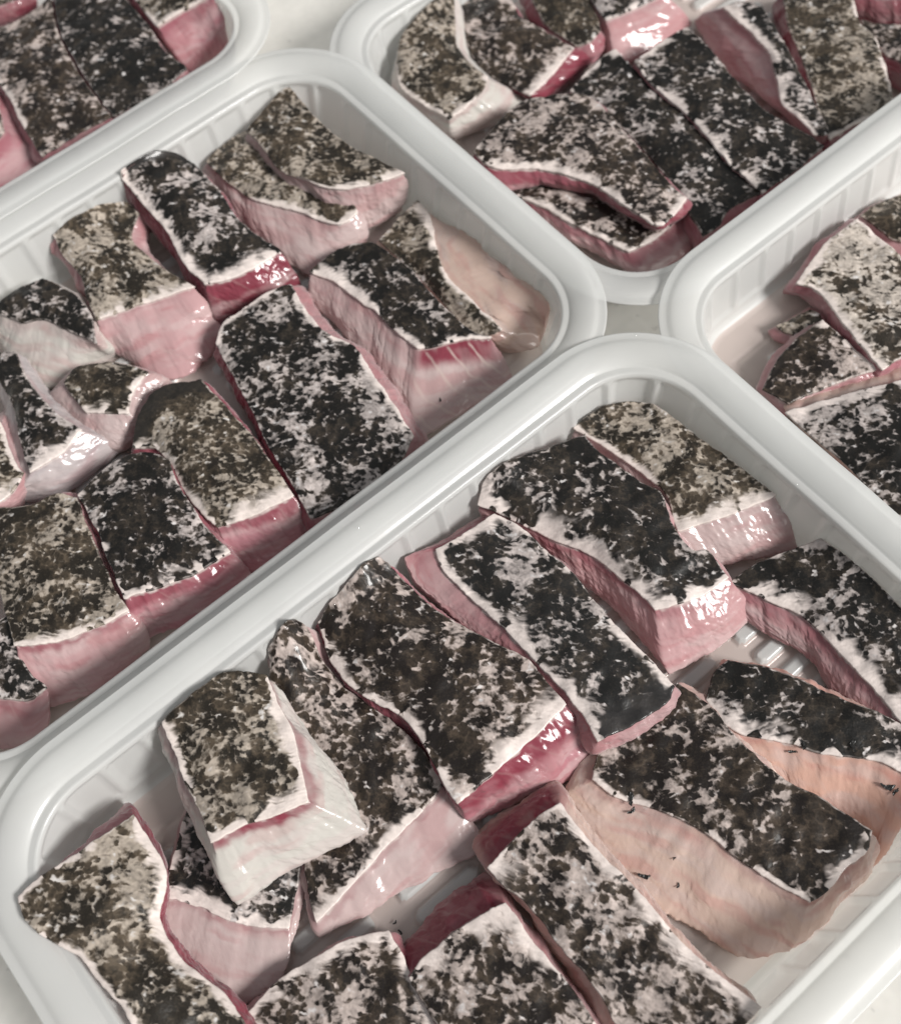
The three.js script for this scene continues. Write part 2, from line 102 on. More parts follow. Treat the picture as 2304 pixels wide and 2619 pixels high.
  {"n":"fish_chunk","f":2.7,"t":"A","e":[[[22.3,12.4,-92.4],[29.0,12.6,-92.7],[36.1,13.0,-91.7],[42.0,13.4,-87.4],[43.2,13.7,-82.5]],[[43.2,13.7,-82.5],[44.2,13.7,-71.1],[43.0,13.7,-61.8],[42.9,13.8,-52.4],[43.2,13.8,-44.1],[46.4,13.8,-38.2]],[[46.4,13.8,-38.2],[40.5,13.6,-42.9],[34.0,13.4,-45.9],[28.5,13.1,-49.4]],[[28.5,13.1,-49.4],[28.1,12.9,-57.3],[28.0,12.8,-66.2],[26.5,12.5,-76.4],[25.3,12.4,-85.2],[22.3,12.4,-92.4]]],"b":[[18.5,5.0,-86.4],[43.9,5.0,-83.9],[42.7,5.0,-25.1],[12.7,5.0,-32.1]],"label":"dark fish chunk with crimson muscle split by white lines on its cut face","skin":["k",0.8,[0.3,0.4,1.6,2.6],25],"flesh":["pale",1.0,0.42],"dome":1.6,"be":[0.1,0.3,1,0.22],"septa":1},
  {"n":"fish_chunk","f":2.7,"t":"A","e":[[[46.0,9.6,-89.4],[54.2,10.2,-91.3],[63.3,11.3,-92.6]],[[63.3,11.3,-92.6],[62.5,11.3,-85.9],[57.9,11.4,-78.1],[53.7,11.5,-70.5],[51.6,11.5,-62.9],[51.7,11.6,-55.0],[51.2,11.7,-47.7],[51.4,11.7,-39.3]],[[51.4,11.7,-39.3],[47.8,10.3,-41.4],[44.5,9.4,-45.3]],[[44.5,9.4,-45.3],[46.2,9.0,-62.8],[46.4,9.1,-81.4],[46.0,9.6,-89.4]]],"b":[[45.6,5.0,-91.0],[63.5,9.0,-87.2],[57.8,5.0,-32.8],[44.0,5.0,-43.8]],"label":"narrow tan fish chunk with wide translucent peach flesh by tray corner","skin":["o",0.5,[0.4,1.8,0.6,0.3],45],"flesh":["peach",0.05,0.1],"dome":1.6,"m":{"1":[[64.1,13.8,-66.9],[64.3,15.0,-46.7],[63.3,15.0,-33.9]]},"lump":1.3},
  {"n":"fish_chunk","f":2.7,"t":"A","e":[[[-90.6,14.7,-86.5],[-81.0,15.0,-78.9],[-74.3,15.2,-77.0],[-70.2,15.4,-72.3]],[[-70.2,15.4,-72.3],[-72.4,15.2,-64.6],[-74.9,15.1,-53.4],[-76.9,14.9,-43.0],[-77.1,14.8,-36.4]],[[-77.1,14.8,-36.4],[-85.0,14.7,-37.7],[-94.6,14.5,-41.3],[-104.2,14.5,-47.3]],[[-104.2,14.5,-47.3],[-101.4,14.5,-57.1],[-99.6,14.5,-63.0],[-95.9,14.6,-74.3],[-90.6,14.7,-86.5]]],"b":[[-90.9,5.4,-88.1],[-68.9,5.7,-73.3],[-79.1,5.0,-29.6],[-107.6,5.0,-33.9]],"label":"olive mottled fish chunk with smooth pink face and thin red top line","skin":["o",0.6,[0.4,0.5,1.6,0.8],40],"flesh":["pink",0.6,0.14],"dome":1.6,"m":{"2":[[-94.4,5.0,-28.3]]}},
  {"n":"fish_chunk","f":2.7,"t":"A","e":[[[-69.3,15.4,-72.7],[-61.1,15.3,-74.5],[-53.3,15.2,-74.5],[-47.9,15.2,-70.5],[-45.1,15.2,-66.2]],[[-45.1,15.2,-66.2],[-47.3,15.2,-58.2],[-48.7,15.2,-48.0],[-48.7,15.3,-38.5],[-48.0,15.4,-32.2]],[[-48.0,15.4,-32.2],[-59.8,15.6,-33.4],[-69.8,15.9,-36.6],[-75.9,16.0,-39.1]],[[-75.9,16.0,-39.1],[-73.5,15.8,-50.8],[-70.9,15.6,-61.6],[-69.3,15.4,-72.7]]],"b":[[-70.1,5.7,-74.0],[-43.9,5.6,-67.3],[-47.5,5.0,-25.1],[-78.4,5.0,-31.7]],"label":"black mottled fish chunk wedged between two olive chunks, rose cut face","skin":["k",0.68,[0.3,0.5,2.4,1.4],40],"flesh":["rose",0.7,0.2],"dome":1.6},
  {"n":"fish_chunk","f":2.7,"t":"A","e":[[[-115.1,11.4,-56.0],[-106.9,12.7,-56.9],[-101.8,13.4,-56.5]],[[-101.8,13.4,-56.5],[-104.7,12.4,-46.3],[-105.7,11.8,-40.2],[-104.4,11.2,-34.2]],[[-104.4,11.2,-34.2],[-109.2,10.7,-34.7],[-116.3,10.8,-41.9]],[[-116.3,10.8,-41.9],[-115.1,11.4,-56.0]]],"b":[[-116.1,5.0,-57.3],[-100.9,5.0,-57.8],[-111.9,5.0,-27.9],[-124.0,5.0,-33.6]],"label":"low dark fish chunk with torn flap tucked under the olive mottled chunk","skin":["k",0.7,[0.4,0.4,1.0,0.5],40],"flesh":["pink",0.5,0.25],"dome":1.6},
  {"n":"fish_chunk","f":2.7,"t":"A","e":[[[-87.2,14.0,-107.2],[-79.2,14.1,-110.3],[-74.3,14.3,-107.8]],[[-74.3,14.3,-107.8],[-75.8,14.3,-101.5],[-77.7,14.3,-93.0],[-77.7,14.3,-89.6]],[[-77.7,14.3,-89.6],[-83.3,14.3,-86.7],[-88.2,14.4,-86.0]],[[-88.2,14.4,-86.0],[-88.5,14.1,-96.4],[-87.2,14.0,-107.2]]],"b":[[-88.0,5.0,-108.5],[-70.1,5.0,-117.6],[-74.3,5.0,-97.2],[-89.0,5.2,-84.6]],"label":"tan fish chunk with broad white rim, next to the smooth grey wet flesh","skin":["o",0.45,[0.3,1.4,2.0,0.3],40],"flesh":["pink",0.2,0.2],"dome":1.6},
  {"n":"fish_chunk","f":2.7,"t":"C","e":[[[93.7,15.3,-139.9],[101.4,17.6,-146.6],[119.6,19.8,-150.6],[126.1,19.1,-149.8]],[[126.1,19.1,-149.8],[118.9,16.9,-140.7],[113.0,15.8,-132.3],[110.9,15.8,-122.4],[111.3,16.1,-115.2]],[[111.3,16.1,-115.2],[106.5,15.8,-111.9],[99.6,15.5,-110.6],[90.9,15.2,-110.0]],[[90.9,15.2,-110.0],[89.5,14.9,-119.8],[88.6,14.7,-126.0],[89.1,14.6,-132.7],[93.7,15.3,-139.9]]],"b":[[92.6,5.6,-141.0],[127.2,7.6,-148.0],[120.2,5.0,-106.7],[92.8,5.0,-111.0]],"label":"mottled fish chunk with rounded grey white flesh roll at its front","skin":["o",0.62,[0.4,0.6,1.6,1.2],35],"flesh":["white",0.12,0.12],"dome":1.6},
  {"n":"fish_chunk","f":2.7,"t":"C","e":[[[128.4,12.2,-149.6],[138.2,12.6,-149.5],[144.2,12.7,-143.7]],[[144.2,12.7,-143.7],[139.8,12.6,-131.3],[141.0,12.6,-120.5],[143.0,12.6,-108.8]],[[143.0,12.6,-108.8],[132.3,11.9,-105.9],[123.0,11.5,-103.8],[119.4,11.2,-103.4]],[[119.4,11.2,-103.4],[116.5,11.1,-114.4],[115.7,11.2,-125.5],[121.1,11.6,-138.2],[128.4,12.2,-149.6]]],"b":[[128.3,5.0,-147.6],[145.2,5.0,-145.0],[152.1,5.0,-106.2],[126.0,5.0,-102.9]],"label":"brown fish chunk with dark red front cut behind the flesh roll","skin":["b",0.66,[0.3,0.6,2.2,0.4],40],"flesh":["darkred",0.9,0.6],"dome":1.6},
  {"n":"fish_chunk","f":2.7,"t":"C","e":[[[151.3,12.0,-142.1],[160.1,12.3,-138.0],[166.0,12.7,-129.9]],[[166.0,12.7,-129.9],[159.9,12.7,-116.5],[155.0,12.6,-108.8]],[[155.0,12.6,-108.8],[149.3,12.1,-107.3],[145.1,11.8,-109.6]],[[145.1,11.8,-109.6],[144.6,11.7,-123.1],[151.3,12.0,-142.1]]],"b":[[151.1,5.0,-143.7],[167.3,5.0,-130.8],[155.2,5.0,-107.2],[144.1,5.0,-108.3]],"label":"small tan fish chunk beyond the brown one with dark red front","skin":["o",0.55,[0.3,0.5,0.8,0.3],40],"flesh":["rose",0.5,0.4],"dome":1.6},
  {"n":"fish_chunk","f":2.7,"t":"C","e":[[[163.5,13.4,-125.2],[173.8,13.3,-125.2],[182.8,13.5,-123.0]],[[182.8,13.5,-123.0],[182.0,14.1,-113.1],[180.9,14.7,-105.0]],[[180.9,14.7,-105.0],[171.2,14.6,-106.7],[158.4,14.3,-109.6]],[[158.4,14.3,-109.6],[160.7,13.9,-116.1],[163.5,13.4,-125.2]]],"b":[[162.5,5.0,-126.4],[184.1,5.0,-123.9],[186.2,5.0,-96.3],[154.2,5.0,-97.9]],"label":"pink faced fish chunk with a thin dark skin strip on top","skin":["k",0.6,[0.3,0.3,1.6,1.0],40],"flesh":["pink",0.3,0.18],"dome":1.6},
  {"n":"fish_chunk","f":2.7,"t":"C","e":[[[128.9,12.8,-94.6],[138.3,13.4,-97.0],[146.6,14.2,-97.8],[150.5,14.6,-97.1]],[[150.5,14.6,-97.1],[148.3,14.7,-80.6],[145.7,14.9,-57.8],[141.9,15.0,-39.5],[140.5,15.1,-24.0]],[[140.5,15.1,-24.0],[130.6,14.4,-26.5],[122.3,13.9,-24.4],[117.4,13.6,-25.0]],[[117.4,13.6,-25.0],[121.7,13.3,-35.8],[125.5,13.2,-46.0],[130.0,12.8,-71.2],[131.1,12.7,-88.2],[128.9,12.8,-94.6]]],"b":[[128.7,5.0,-96.1],[151.2,5.3,-98.6],[140.7,5.6,-22.9],[116.7,5.0,-23.5]],"label":"narrow black fish chunk sandwiched between two wider speckled chunks","skin":["k",0.74,[1.6,0.3,0.5,0.3],40],"flesh":["rose",0.4,0.3],"dome":1.6},
  {"n":"fish_chunk","f":2.7,"t":"C","e":[[[150.1,16.6,-87.5],[157.6,17.0,-87.4],[168.1,17.5,-86.8],[171.7,17.8,-86.1]],[[171.7,17.8,-86.1],[169.8,17.7,-73.1],[165.6,17.5,-56.5],[163.5,17.4,-42.2],[165.5,17.3,-31.7],[166.4,17.2,-23.3]],[[166.4,17.2,-23.3],[156.0,16.8,-22.7],[146.9,16.4,-23.1],[140.2,16.2,-23.1]],[[140.2,16.2,-23.1],[141.7,16.2,-39.1],[145.7,16.3,-57.0],[147.5,16.4,-79.5],[150.1,16.6,-87.5]]],"b":[[149.7,6.3,-89.1],[172.4,6.9,-87.5],[166.8,6.6,-22.8],[139.4,6.1,-22.8]],"label":"straight cut black fish chunk with white long margin leaning on tray rim","skin":["k",0.74,[1.8,0.4,0.4,2.0],40],"flesh":["rose",0.4,0.3],"dome":1.6},
  {"n":"fish_chunk","f":2.7,"t":"C","e":[[[189.5,15.3,-86.4],[195.7,15.5,-84.0],[198.3,15.8,-77.7]],[[198.3,15.8,-77.7],[190.2,15.4,-59.5],[183.5,15.0,-45.6],[173.6,14.8,-26.8]],[[173.6,14.8,-26.8],[171.9,14.8,-27.3],[169.9,15.0,-29.5]],[[169.9,15.0,-29.5],[171.1,15.1,-35.4],[172.4,15.1,-45.1],[177.7,15.1,-51.3],[184.5,15.1,-61.1],[187.6,15.2,-71.1],[189.5,15.3,-86.4]]],"b":[[188.3,5.0,-96.0],[199.2,5.9,-79.1],[173.2,5.4,-25.3],[178.7,5.0,-46.7]],"label":"thin strip of dark skin on a fish chunk with big pink side","skin":["k",0.6,[0.3,0.3,0.5,2.2],40],"flesh":["pink",0.3,0.2],"dome":1.6,"m":{"3":[[179.5,5.0,-59.5],[181.5,5.0,-79.5]]}},
  {"n":"fish_chunk","f":2.7,"t":"C","e":[[[211.4,13.1,-80.0],[222.6,13.6,-75.1],[226.2,14.5,-63.5]],[[226.2,14.5,-63.5],[217.6,14.5,-53.0],[214.4,14.5,-43.1],[204.6,14.5,-29.9],[198.7,14.5,-22.8]],[[198.7,14.5,-22.8],[191.2,14.3,-21.0],[181.8,14.0,-24.5],[173.2,13.8,-25.4]],[[173.2,13.8,-25.4],[177.5,13.6,-32.4],[184.6,13.4,-42.2],[192.3,13.2,-53.5],[199.3,13.0,-65.1],[211.4,13.1,-80.0]]],"b":[[211.9,5.0,-81.5],[227.5,5.2,-64.5],[198.6,5.2,-22.9],[171.9,5.0,-24.5]],"label":"olive and cream fish chunk separated by a dark slit from its neighbour","skin":["o",0.5,[0.3,1.2,1.4,0.8],40],"flesh":["darkred",0.3,0.3],"dome":1.6},
  {"n":"fish_chunk","f":2.7,"t":"C","e":[[[219.7,12.9,-53.4],[223.8,12.9,-47.6],[230.5,13.1,-39.6]],[[230.5,13.1,-39.6],[225.1,13.4,-32.3],[216.7,14.0,-24.5]],[[216.7,14.0,-24.5],[215.0,13.2,-30.6],[213.7,12.7,-37.8]],[[213.7,12.7,-37.8],[217.0,12.6,-45.6],[219.7,12.9,-53.4]]],"b":[[219.6,5.0,-55.0],[232.1,5.0,-39.7],[216.3,5.0,-23.0],[212.2,5.0,-37.6]],"label":"brown sliver of fish chunk behind the olive and cream chunk","skin":["b",0.7,[0.3,0.3,0.6,0.5],40],"flesh":["rose",0.4,0.3],"dome":1.6},
  {"n":"fish_chunk","f":2.7,"t":"C","e":[[[237.8,13.6,-74.9],[245.5,13.7,-66.8],[250.0,13.8,-56.3]],[[250.0,13.8,-56.3],[244.8,13.8,-51.6],[241.2,13.9,-47.9]],[[241.2,13.9,-47.9],[233.9,13.6,-54.9],[227.7,13.4,-62.7]],[[227.7,13.4,-62.7],[231.4,13.4,-68.1],[237.8,13.6,-74.9]]],"b":[[237.6,5.0,-76.5],[251.5,5.0,-55.8],[240.7,5.0,-44.3],[228.7,5.0,-59.5]],"label":"fish chunk showing only red flesh at the far tray edge","skin":["b",0.6,[0.3,0.3,1.2,0.5],40],"flesh":["darkred",0.6,0.5],"dome":1.6},
  {"n":"fish_chunk","f":9,"t":"C","e":[[[86.9,16.4,-93.5],[97.1,16.7,-96.3],[111.5,17.0,-98.6],[121.1,17.4,-93.0]],[[121.1,17.4,-93.0],[127.9,17.2,-85.8],[126.2,17.0,-68.8],[122.3,16.7,-44.0],[121.9,16.5,-36.8]],[[121.9,16.5,-36.8],[115.5,16.5,-34.9],[110.0,16.6,-34.6],[107.8,16.6,-36.6]],[[107.8,16.6,-36.6],[106.5,16.6,-48.2],[104.8,16.5,-61.3],[96.9,16.4,-75.7],[87.4,16.4,-85.0],[86.9,16.4,-93.5]]],"b":[[86.4,11.6,-88.3],[121.8,13.3,-94.5],[122.3,11.6,-35.5],[109.1,11.6,-39.7]],"label":"wide brown and white fish slab slashed open along its lower side","skin":["b",0.5,[0.4,0.6,1.5,2.6],35],"flesh":["rose",0.8,0.4],"dome":1.6,"thin":1},
  {"n":"fish_chunk","f":2.7,"t":"C","e":[[[89.7,9.4,-76.2],[94.2,9.3,-76.4],[98.5,9.3,-74.3]],[[98.5,9.3,-74.3],[106.8,9.4,-56.7],[114.2,9.6,-43.1],[123.9,9.8,-38.3]],[[123.9,9.8,-38.3],[117.9,10.0,-36.2],[107.0,10.3,-35.7],[99.3,10.6,-36.8]],[[99.3,10.6,-36.8],[94.9,10.0,-54.5],[92.4,9.7,-67.5],[89.7,9.4,-76.2]]],"b":[[89.5,5.0,-71.7],[98.1,5.0,-75.8],[122.7,5.0,-29.7],[98.3,5.0,-30.7]],"label":"lower half of the slashed slab with pink flesh at the round tray corner","skin":["b",0.5,[0.4,0.4,1.4,1.4],35],"flesh":["pink",0.6,0.25],"dome":1.6},
  {"n":"fish_chunk","f":2.7,"t":"E","e":[[[123.9,13.2,5.6],[133.3,13.6,3.2],[141.5,14.0,1.8],[152.8,14.6,2.4]],[[152.8,14.6,2.4],[152.5,14.6,9.0],[151.2,14.5,19.5],[147.1,14.4,35.8]],[[147.1,14.4,35.8],[132.0,14.0,41.7],[119.6,13.7,40.6]],[[119.6,13.7,40.6],[121.8,13.4,29.4],[124.9,13.2,18.3],[126.3,13.2,10.6],[123.9,13.2,5.6]]],"b":[[125.6,5.0,2.7],[156.3,6.6,-1.2],[148.0,5.2,37.1],[120.7,5.0,38.9]],"label":"cream fish chunk with few dark blotches and rosy sides","skin":["w",0.4,[1.6,1.6,0.5,1.6],40],"flesh":["rose",0.3,0.3],"dome":1.6},
  {"n":"fish_chunk","f":2.7,"t":"E","e":[[[92.7,10.0,23.0],[104.2,10.2,18.8],[113.5,10.7,18.0],[121.0,11.0,18.6]],[[121.0,11.0,18.6],[120.7,11.3,27.6],[119.6,11.7,39.3]],[[119.6,11.7,39.3],[106.1,10.8,33.9],[100.2,10.3,32.1],[94.4,10.0,30.7]],[[94.4,10.0,30.7],[92.7,10.0,23.0]]],"b":[[95.3,5.0,19.7],[122.4,5.0,17.8],[120.7,5.0,40.4],[92.9,5.0,31.1]],"label":"triangular brown fish chunk below the cream chunk","skin":["b",0.72,[1.0,1.8,0.5,0.4],40],"flesh":["pink",0.3,0.3],"dome":1.6},
  {"n":"fish_scrap","f":2.7,"t":"E","e":[[[113.4,6.5,9.8],[119.1,7.0,11.4],[123.6,8.1,12.9]],[[123.6,8.1,12.9],[123.5,8.7,15.5],[122.1,9.2,17.9]],[[122.1,9.2,17.9],[117.8,8.1,17.1],[114.8,7.3,16.3]],[[114.8,7.3,16.3],[113.7,6.6,12.8],[113.4,6.5,9.8]]],"b":[[112.2,2.5,8.8],[125.1,4.1,12.5],[123.2,5.0,19.0],[113.4,3.3,17.1]],"label":"tiny curled scrap of fish skin beside the cream chunk","skin":["o",0.5,[0.4,0.4,0.6,0.4],40],"flesh":["pink",0.2,0.3],"dome":1.6},
  {"n":"fish_chunk","f":2.7,"t":"E","e":[[[90.7,11.7,32.5],[100.7,12.3,36.7],[110.5,13.3,41.6],[123.4,14.6,48.8]],[[123.4,14.6,48.8],[114.4,14.6,71.1],[99.7,14.5,95.7]],[[99.7,14.5,95.7],[91.4,13.4,84.1],[88.4,12.5,67.8]],[[88.4,12.5,67.8],[91.1,11.9,52.6],[90.9,11.6,42.3],[90.7,11.7,32.5]]],"b":[[101.1,5.0,29.1],[135.6,5.0,42.9],[99.7,5.2,97.3],[87.5,5.0,68.8]],"label":"big white and black scaly fish chunk pressed against overlapping tray rim","skin":["k",0.52,[2.4,0.5,0.5,0.5],50],"flesh":["peach",0.2,0.2],"dome":3},
  {"n":"fish_chunk","f":2.7,"t":"E","e":[[[159.2,9.4,-0.1],[165.9,9.5,0.6],[173.5,10.1,3.1]],[[173.5,10.1,3.1],[171.4,9.9,12.0],[165.4,9.9,20.9]],[[165.4,9.9,20.9],[161.3,9.9,17.1],[158.6,10.0,12.2]],[[158.6,10.0,12.2],[159.2,9.5,6.6],[159.2,9.4,-0.1]]],"b":[[158.4,5.0,-1.0],[174.8,5.0,2.2],[165.5,5.0,22.5],[157.2,5.0,13.0]],"label":"tan fish chunk peeking out behind the cream blotched chunk","skin":["o",0.55,[0.4,0.4,0.5,0.5],40],"flesh":["pink",0.2,0.2],"dome":1.6},
  {"n":"fish_chunk","f":2.7,"t":"D","e":[[[0.1,13.9,-248.0],[10.0,14.1,-244.7],[18.1,14.2,-245.1],[25.0,14.4,-246.8]],[[25.0,14.4,-246.8],[17.8,14.5,-229.5],[13.4,14.7,-211.1],[11.2,14.9,-194.5],[10.1,15.0,-182.7]],[[10.1,15.0,-182.7],[-2.7,14.4,-184.1],[-14.6,14.0,-184.2]],[[-14.6,14.0,-184.2],[-12.9,13.8,-198.2],[-9.7,13.8,-213.2],[-7.9,13.8,-229.9],[0.1,13.9,-248.0]]],"b":[[-0.1,5.0,-249.6],[25.9,5.2,-248.2],[10.4,5.5,-181.1],[-15.1,5.0,-193.4]],"label":"dark brown fish chunk sharing a narrow slit with the black ridged chunk","skin":["b",0.72,[0.6,0.5,0.6,1.2],40],"flesh":["rose",0.4,0.3],"dome":1.6},
  {"n":"fish_chunk","f":2.7,"t":"D","e":[[[26.7,15.4,-246.6],[36.4,15.6,-240.6],[43.6,16.0,-229.4]],[[43.6,16.0,-229.4],[41.3,15.9,-207.6],[39.2,15.8,-194.1],[39.8,15.7,-182.3]],[[39.8,15.7,-182.3],[25.8,15.3,-180.2],[10.9,15.1,-181.8]],[[10.9,15.1,-181.8],[12.3,15.1,-194.3],[14.7,15.1,-210.5],[18.7,15.2,-228.2],[26.7,15.4,-246.6]]],"b":[[26.6,5.7,-248.2],[44.6,6.0,-230.7],[40.4,5.9,-180.8],[10.1,5.6,-180.5]],"label":"black ridged fish chunk between the dark brown one and the pink red face","skin":["k",0.76,[0.3,0.6,0.6,0.4],40],"flesh":["rose",0.4,0.3],"dome":1.6},
  {"n":"fish_chunk","f":2.7,"t":"D","e":[[[46.5,17.2,-232.3],[59.3,19.3,-225.8],[61.9,22.7,-218.6]],[[61.9,22.7,-218.6],[61.9,24.4,-204.8],[61.9,22.9,-197.7]],[[61.9,22.9,-197.7],[54.9,19.9,-201.2],[43.1,17.8,-203.6]],[[43.1,17.8,-203.6],[44.3,17.1,-214.5],[46.5,17.2,-232.3]]],"b":[[46.0,6.6,-233.7],[59.3,9.3,-219.6],[59.9,15.0,-190.3],[45.2,5.0,-192.4]],"label":"grey topped fish chunk with tall pink red face by the tray corner","skin":["o",0.55,[0.3,0.3,1.6,1.6],40],"flesh":["rose",0.5,0.3],"dome":1.6},
  {"n":"fish_chunk","f":2.7,"t":"D","e":[[[-25.0,12.3,-235.2],[-16.7,12.3,-230.0],[-11.6,12.4,-221.9]],[[-11.6,12.4,-221.9],[-14.6,12.6,-214.0],[-18.4,12.9,-203.7]],[[-18.4,12.9,-203.7],[-25.7,12.2,-200.6],[-33.5,11.9,-199.6]],[[-33.5,11.9,-199.6],[-30.8,11.9,-217.4],[-25.0,12.3,-235.2]]],"b":[[-25.2,5.0,-236.8],[-8.1,5.0,-222.4],[-14.0,5.0,-191.0],[-31.4,5.0,-189.7]],"label":"fish chunk showing mostly pink and red flesh beside the dark brown chunk","skin":["b",0.6,[0.3,0.8,1.0,0.3],40],"flesh":["rose",0.4,0.3],"dome":1.6},
  {"n":"fish_chunk","f":2.7,"t":"D","e":[[[6.5,13.1,-286.2],[19.5,12.8,-280.7],[29.8,12.6,-271.2]],[[29.8,12.6,-271.2],[25.4,12.6,-263.2],[22.4,12.6,-255.7]],[[22.4,12.6,-255.7],[15.8,12.7,-257.2],[9.4,12.8,-259.2]],[[9.4,12.8,-259.2],[6.9,12.9,-272.0],[6.5,13.1,-286.2]]],"b":[[5.7,5.0,-287.6],[31.3,5.0,-271.6],[21.7,5.0,-257.3],[7.5,5.0,-259.0]],"label":"fish chunk with very dark red face beyond the dark brown chunk","skin":["o",0.5,[0.3,0.3,1.0,0.5],40],"flesh":["darkred",0.6,0.5],"dome":1.6},
];
const FLECKS = [[-12.8, 9.0, 80.1, 3.2, 1.2], [-14.3, 8.0, 81.9, 2.4, 0.2], [26.2, 8.0, 97.1, 2.6, 0.8], [23.8, 7.0, 96.7, 2.2, 2.0], [34.6, 9.0, 104.9, 3.0, 0.5], [34.1, 7.0, 116.1, 3.6, 2.4], [34.5, 7.0, 118.3, 2.6, 0.4], [-21.7, 6.0, 94.2, 3.0, -0.5], [-17.6, 5.0, 100.7, 1.4, 0.4], [24.2, 8.0, -34.5, 1.4, 0.6], [66.5, 6.0, -40.5, 1.8, 1.5], [-14.3, 6.0, 96.1, 1.0, 0], [-16.5, 10.0, 26.4, 1.3, 0.3], [47.6, 9.0, -106.4, 1.2, 0.2]];
const FLOOR_FLECKS = [[-72.0, 2.8, 64.6, 1.3, 0.2], [-72.4, 2.8, 67.1, 1.5, 1.2], [-90.1, 2.8, 59.6, 1.2, 0.7]];
const DROPS = [[-21.0, 27.1, -10.3, 0.9], [70.5, 27.1, 34.9, 0.75], [69.8, 27.1, -6.1, 0.45], [80.1, 27.1, 5.7, 0.5], [-37.2, 27.1, -0.5, 0.8], [-39.0, 27.1, 0.7, 0.6], [77.9, 27.1, 20.5, 0.4], [69.6, 27.1, 51.5, 0.5]];


// ---------------------------------------------------------------- table
{
  const per = (x, y, n) => { const a = x * n, b = y * n; const w = (q) => ((q % n) + n) % n; // tiling noise
    const i = Math.floor(a), j = Math.floor(b); let u = a - i, v = b - j; u = u * u * (3 - 2 * u); v = v * v * (3 - 2 * v);
    return mix(mix(hash(w(i), w(j)), hash(w(i + 1), w(j)), u), mix(hash(w(i), w(j + 1)), hash(w(i + 1), w(j + 1)), u), v); };
  const map = tex(512, 512, (i, j) => { const x = i / 512, y = j / 512;
    const k = 0.85 + 0.13 * per(x, y, 6) + 0.08 * per(x, y, 40) + 0.07 * per(x, y, 150);
    const sp = per(x + 0.3, y, 110) > 0.93 ? 0.82 : 1;
    return [s8(0.60 * k * sp), s8(0.585 * k * sp), s8(0.545 * k * sp)]; }, true, true);
  const g = new THREE.PlaneGeometry(3, 3); g.rotateX(-Math.PI / 2);
  const uv = g.attributes.uv; for (let i = 0; i < uv.count; i++) uv.setXY(i, uv.getX(i) * 12, uv.getY(i) * 12);
  const t = mesh('table_top', g, new THREE.MeshPhysicalMaterial({ map, roughness: 0.5 }), scene);
  t.userData.kind = 'structure';
  tag(t, 'pale beige stone table top under the plastic trays', 'table');
}

// ---------------------------------------------------------------- trays
const TW = 221.9, TL = 157.5, TR = 32, RIMH = 24;
const plastic = new THREE.MeshPhysicalMaterial({ color: new THREE.Color(0.80, 0.805, 0.79), roughness: 0.56, transmission: 0.56, thickness: 0, ior: 1.48, clearcoat: 1, clearcoatRoughness: 0.16, side: THREE.DoubleSide });
const TRAYGROUP = 'plastic trays of cut fish';
function liftAt(t, x, z) { const [ox, oz] = TRAYS[t].o, u = clamp((x - ox) / TW), v = clamp((z - oz) / TL), L = TRAYS[t].lift; return mix(mix(L[0], L[1], u), mix(L[3], L[2], u), v); }
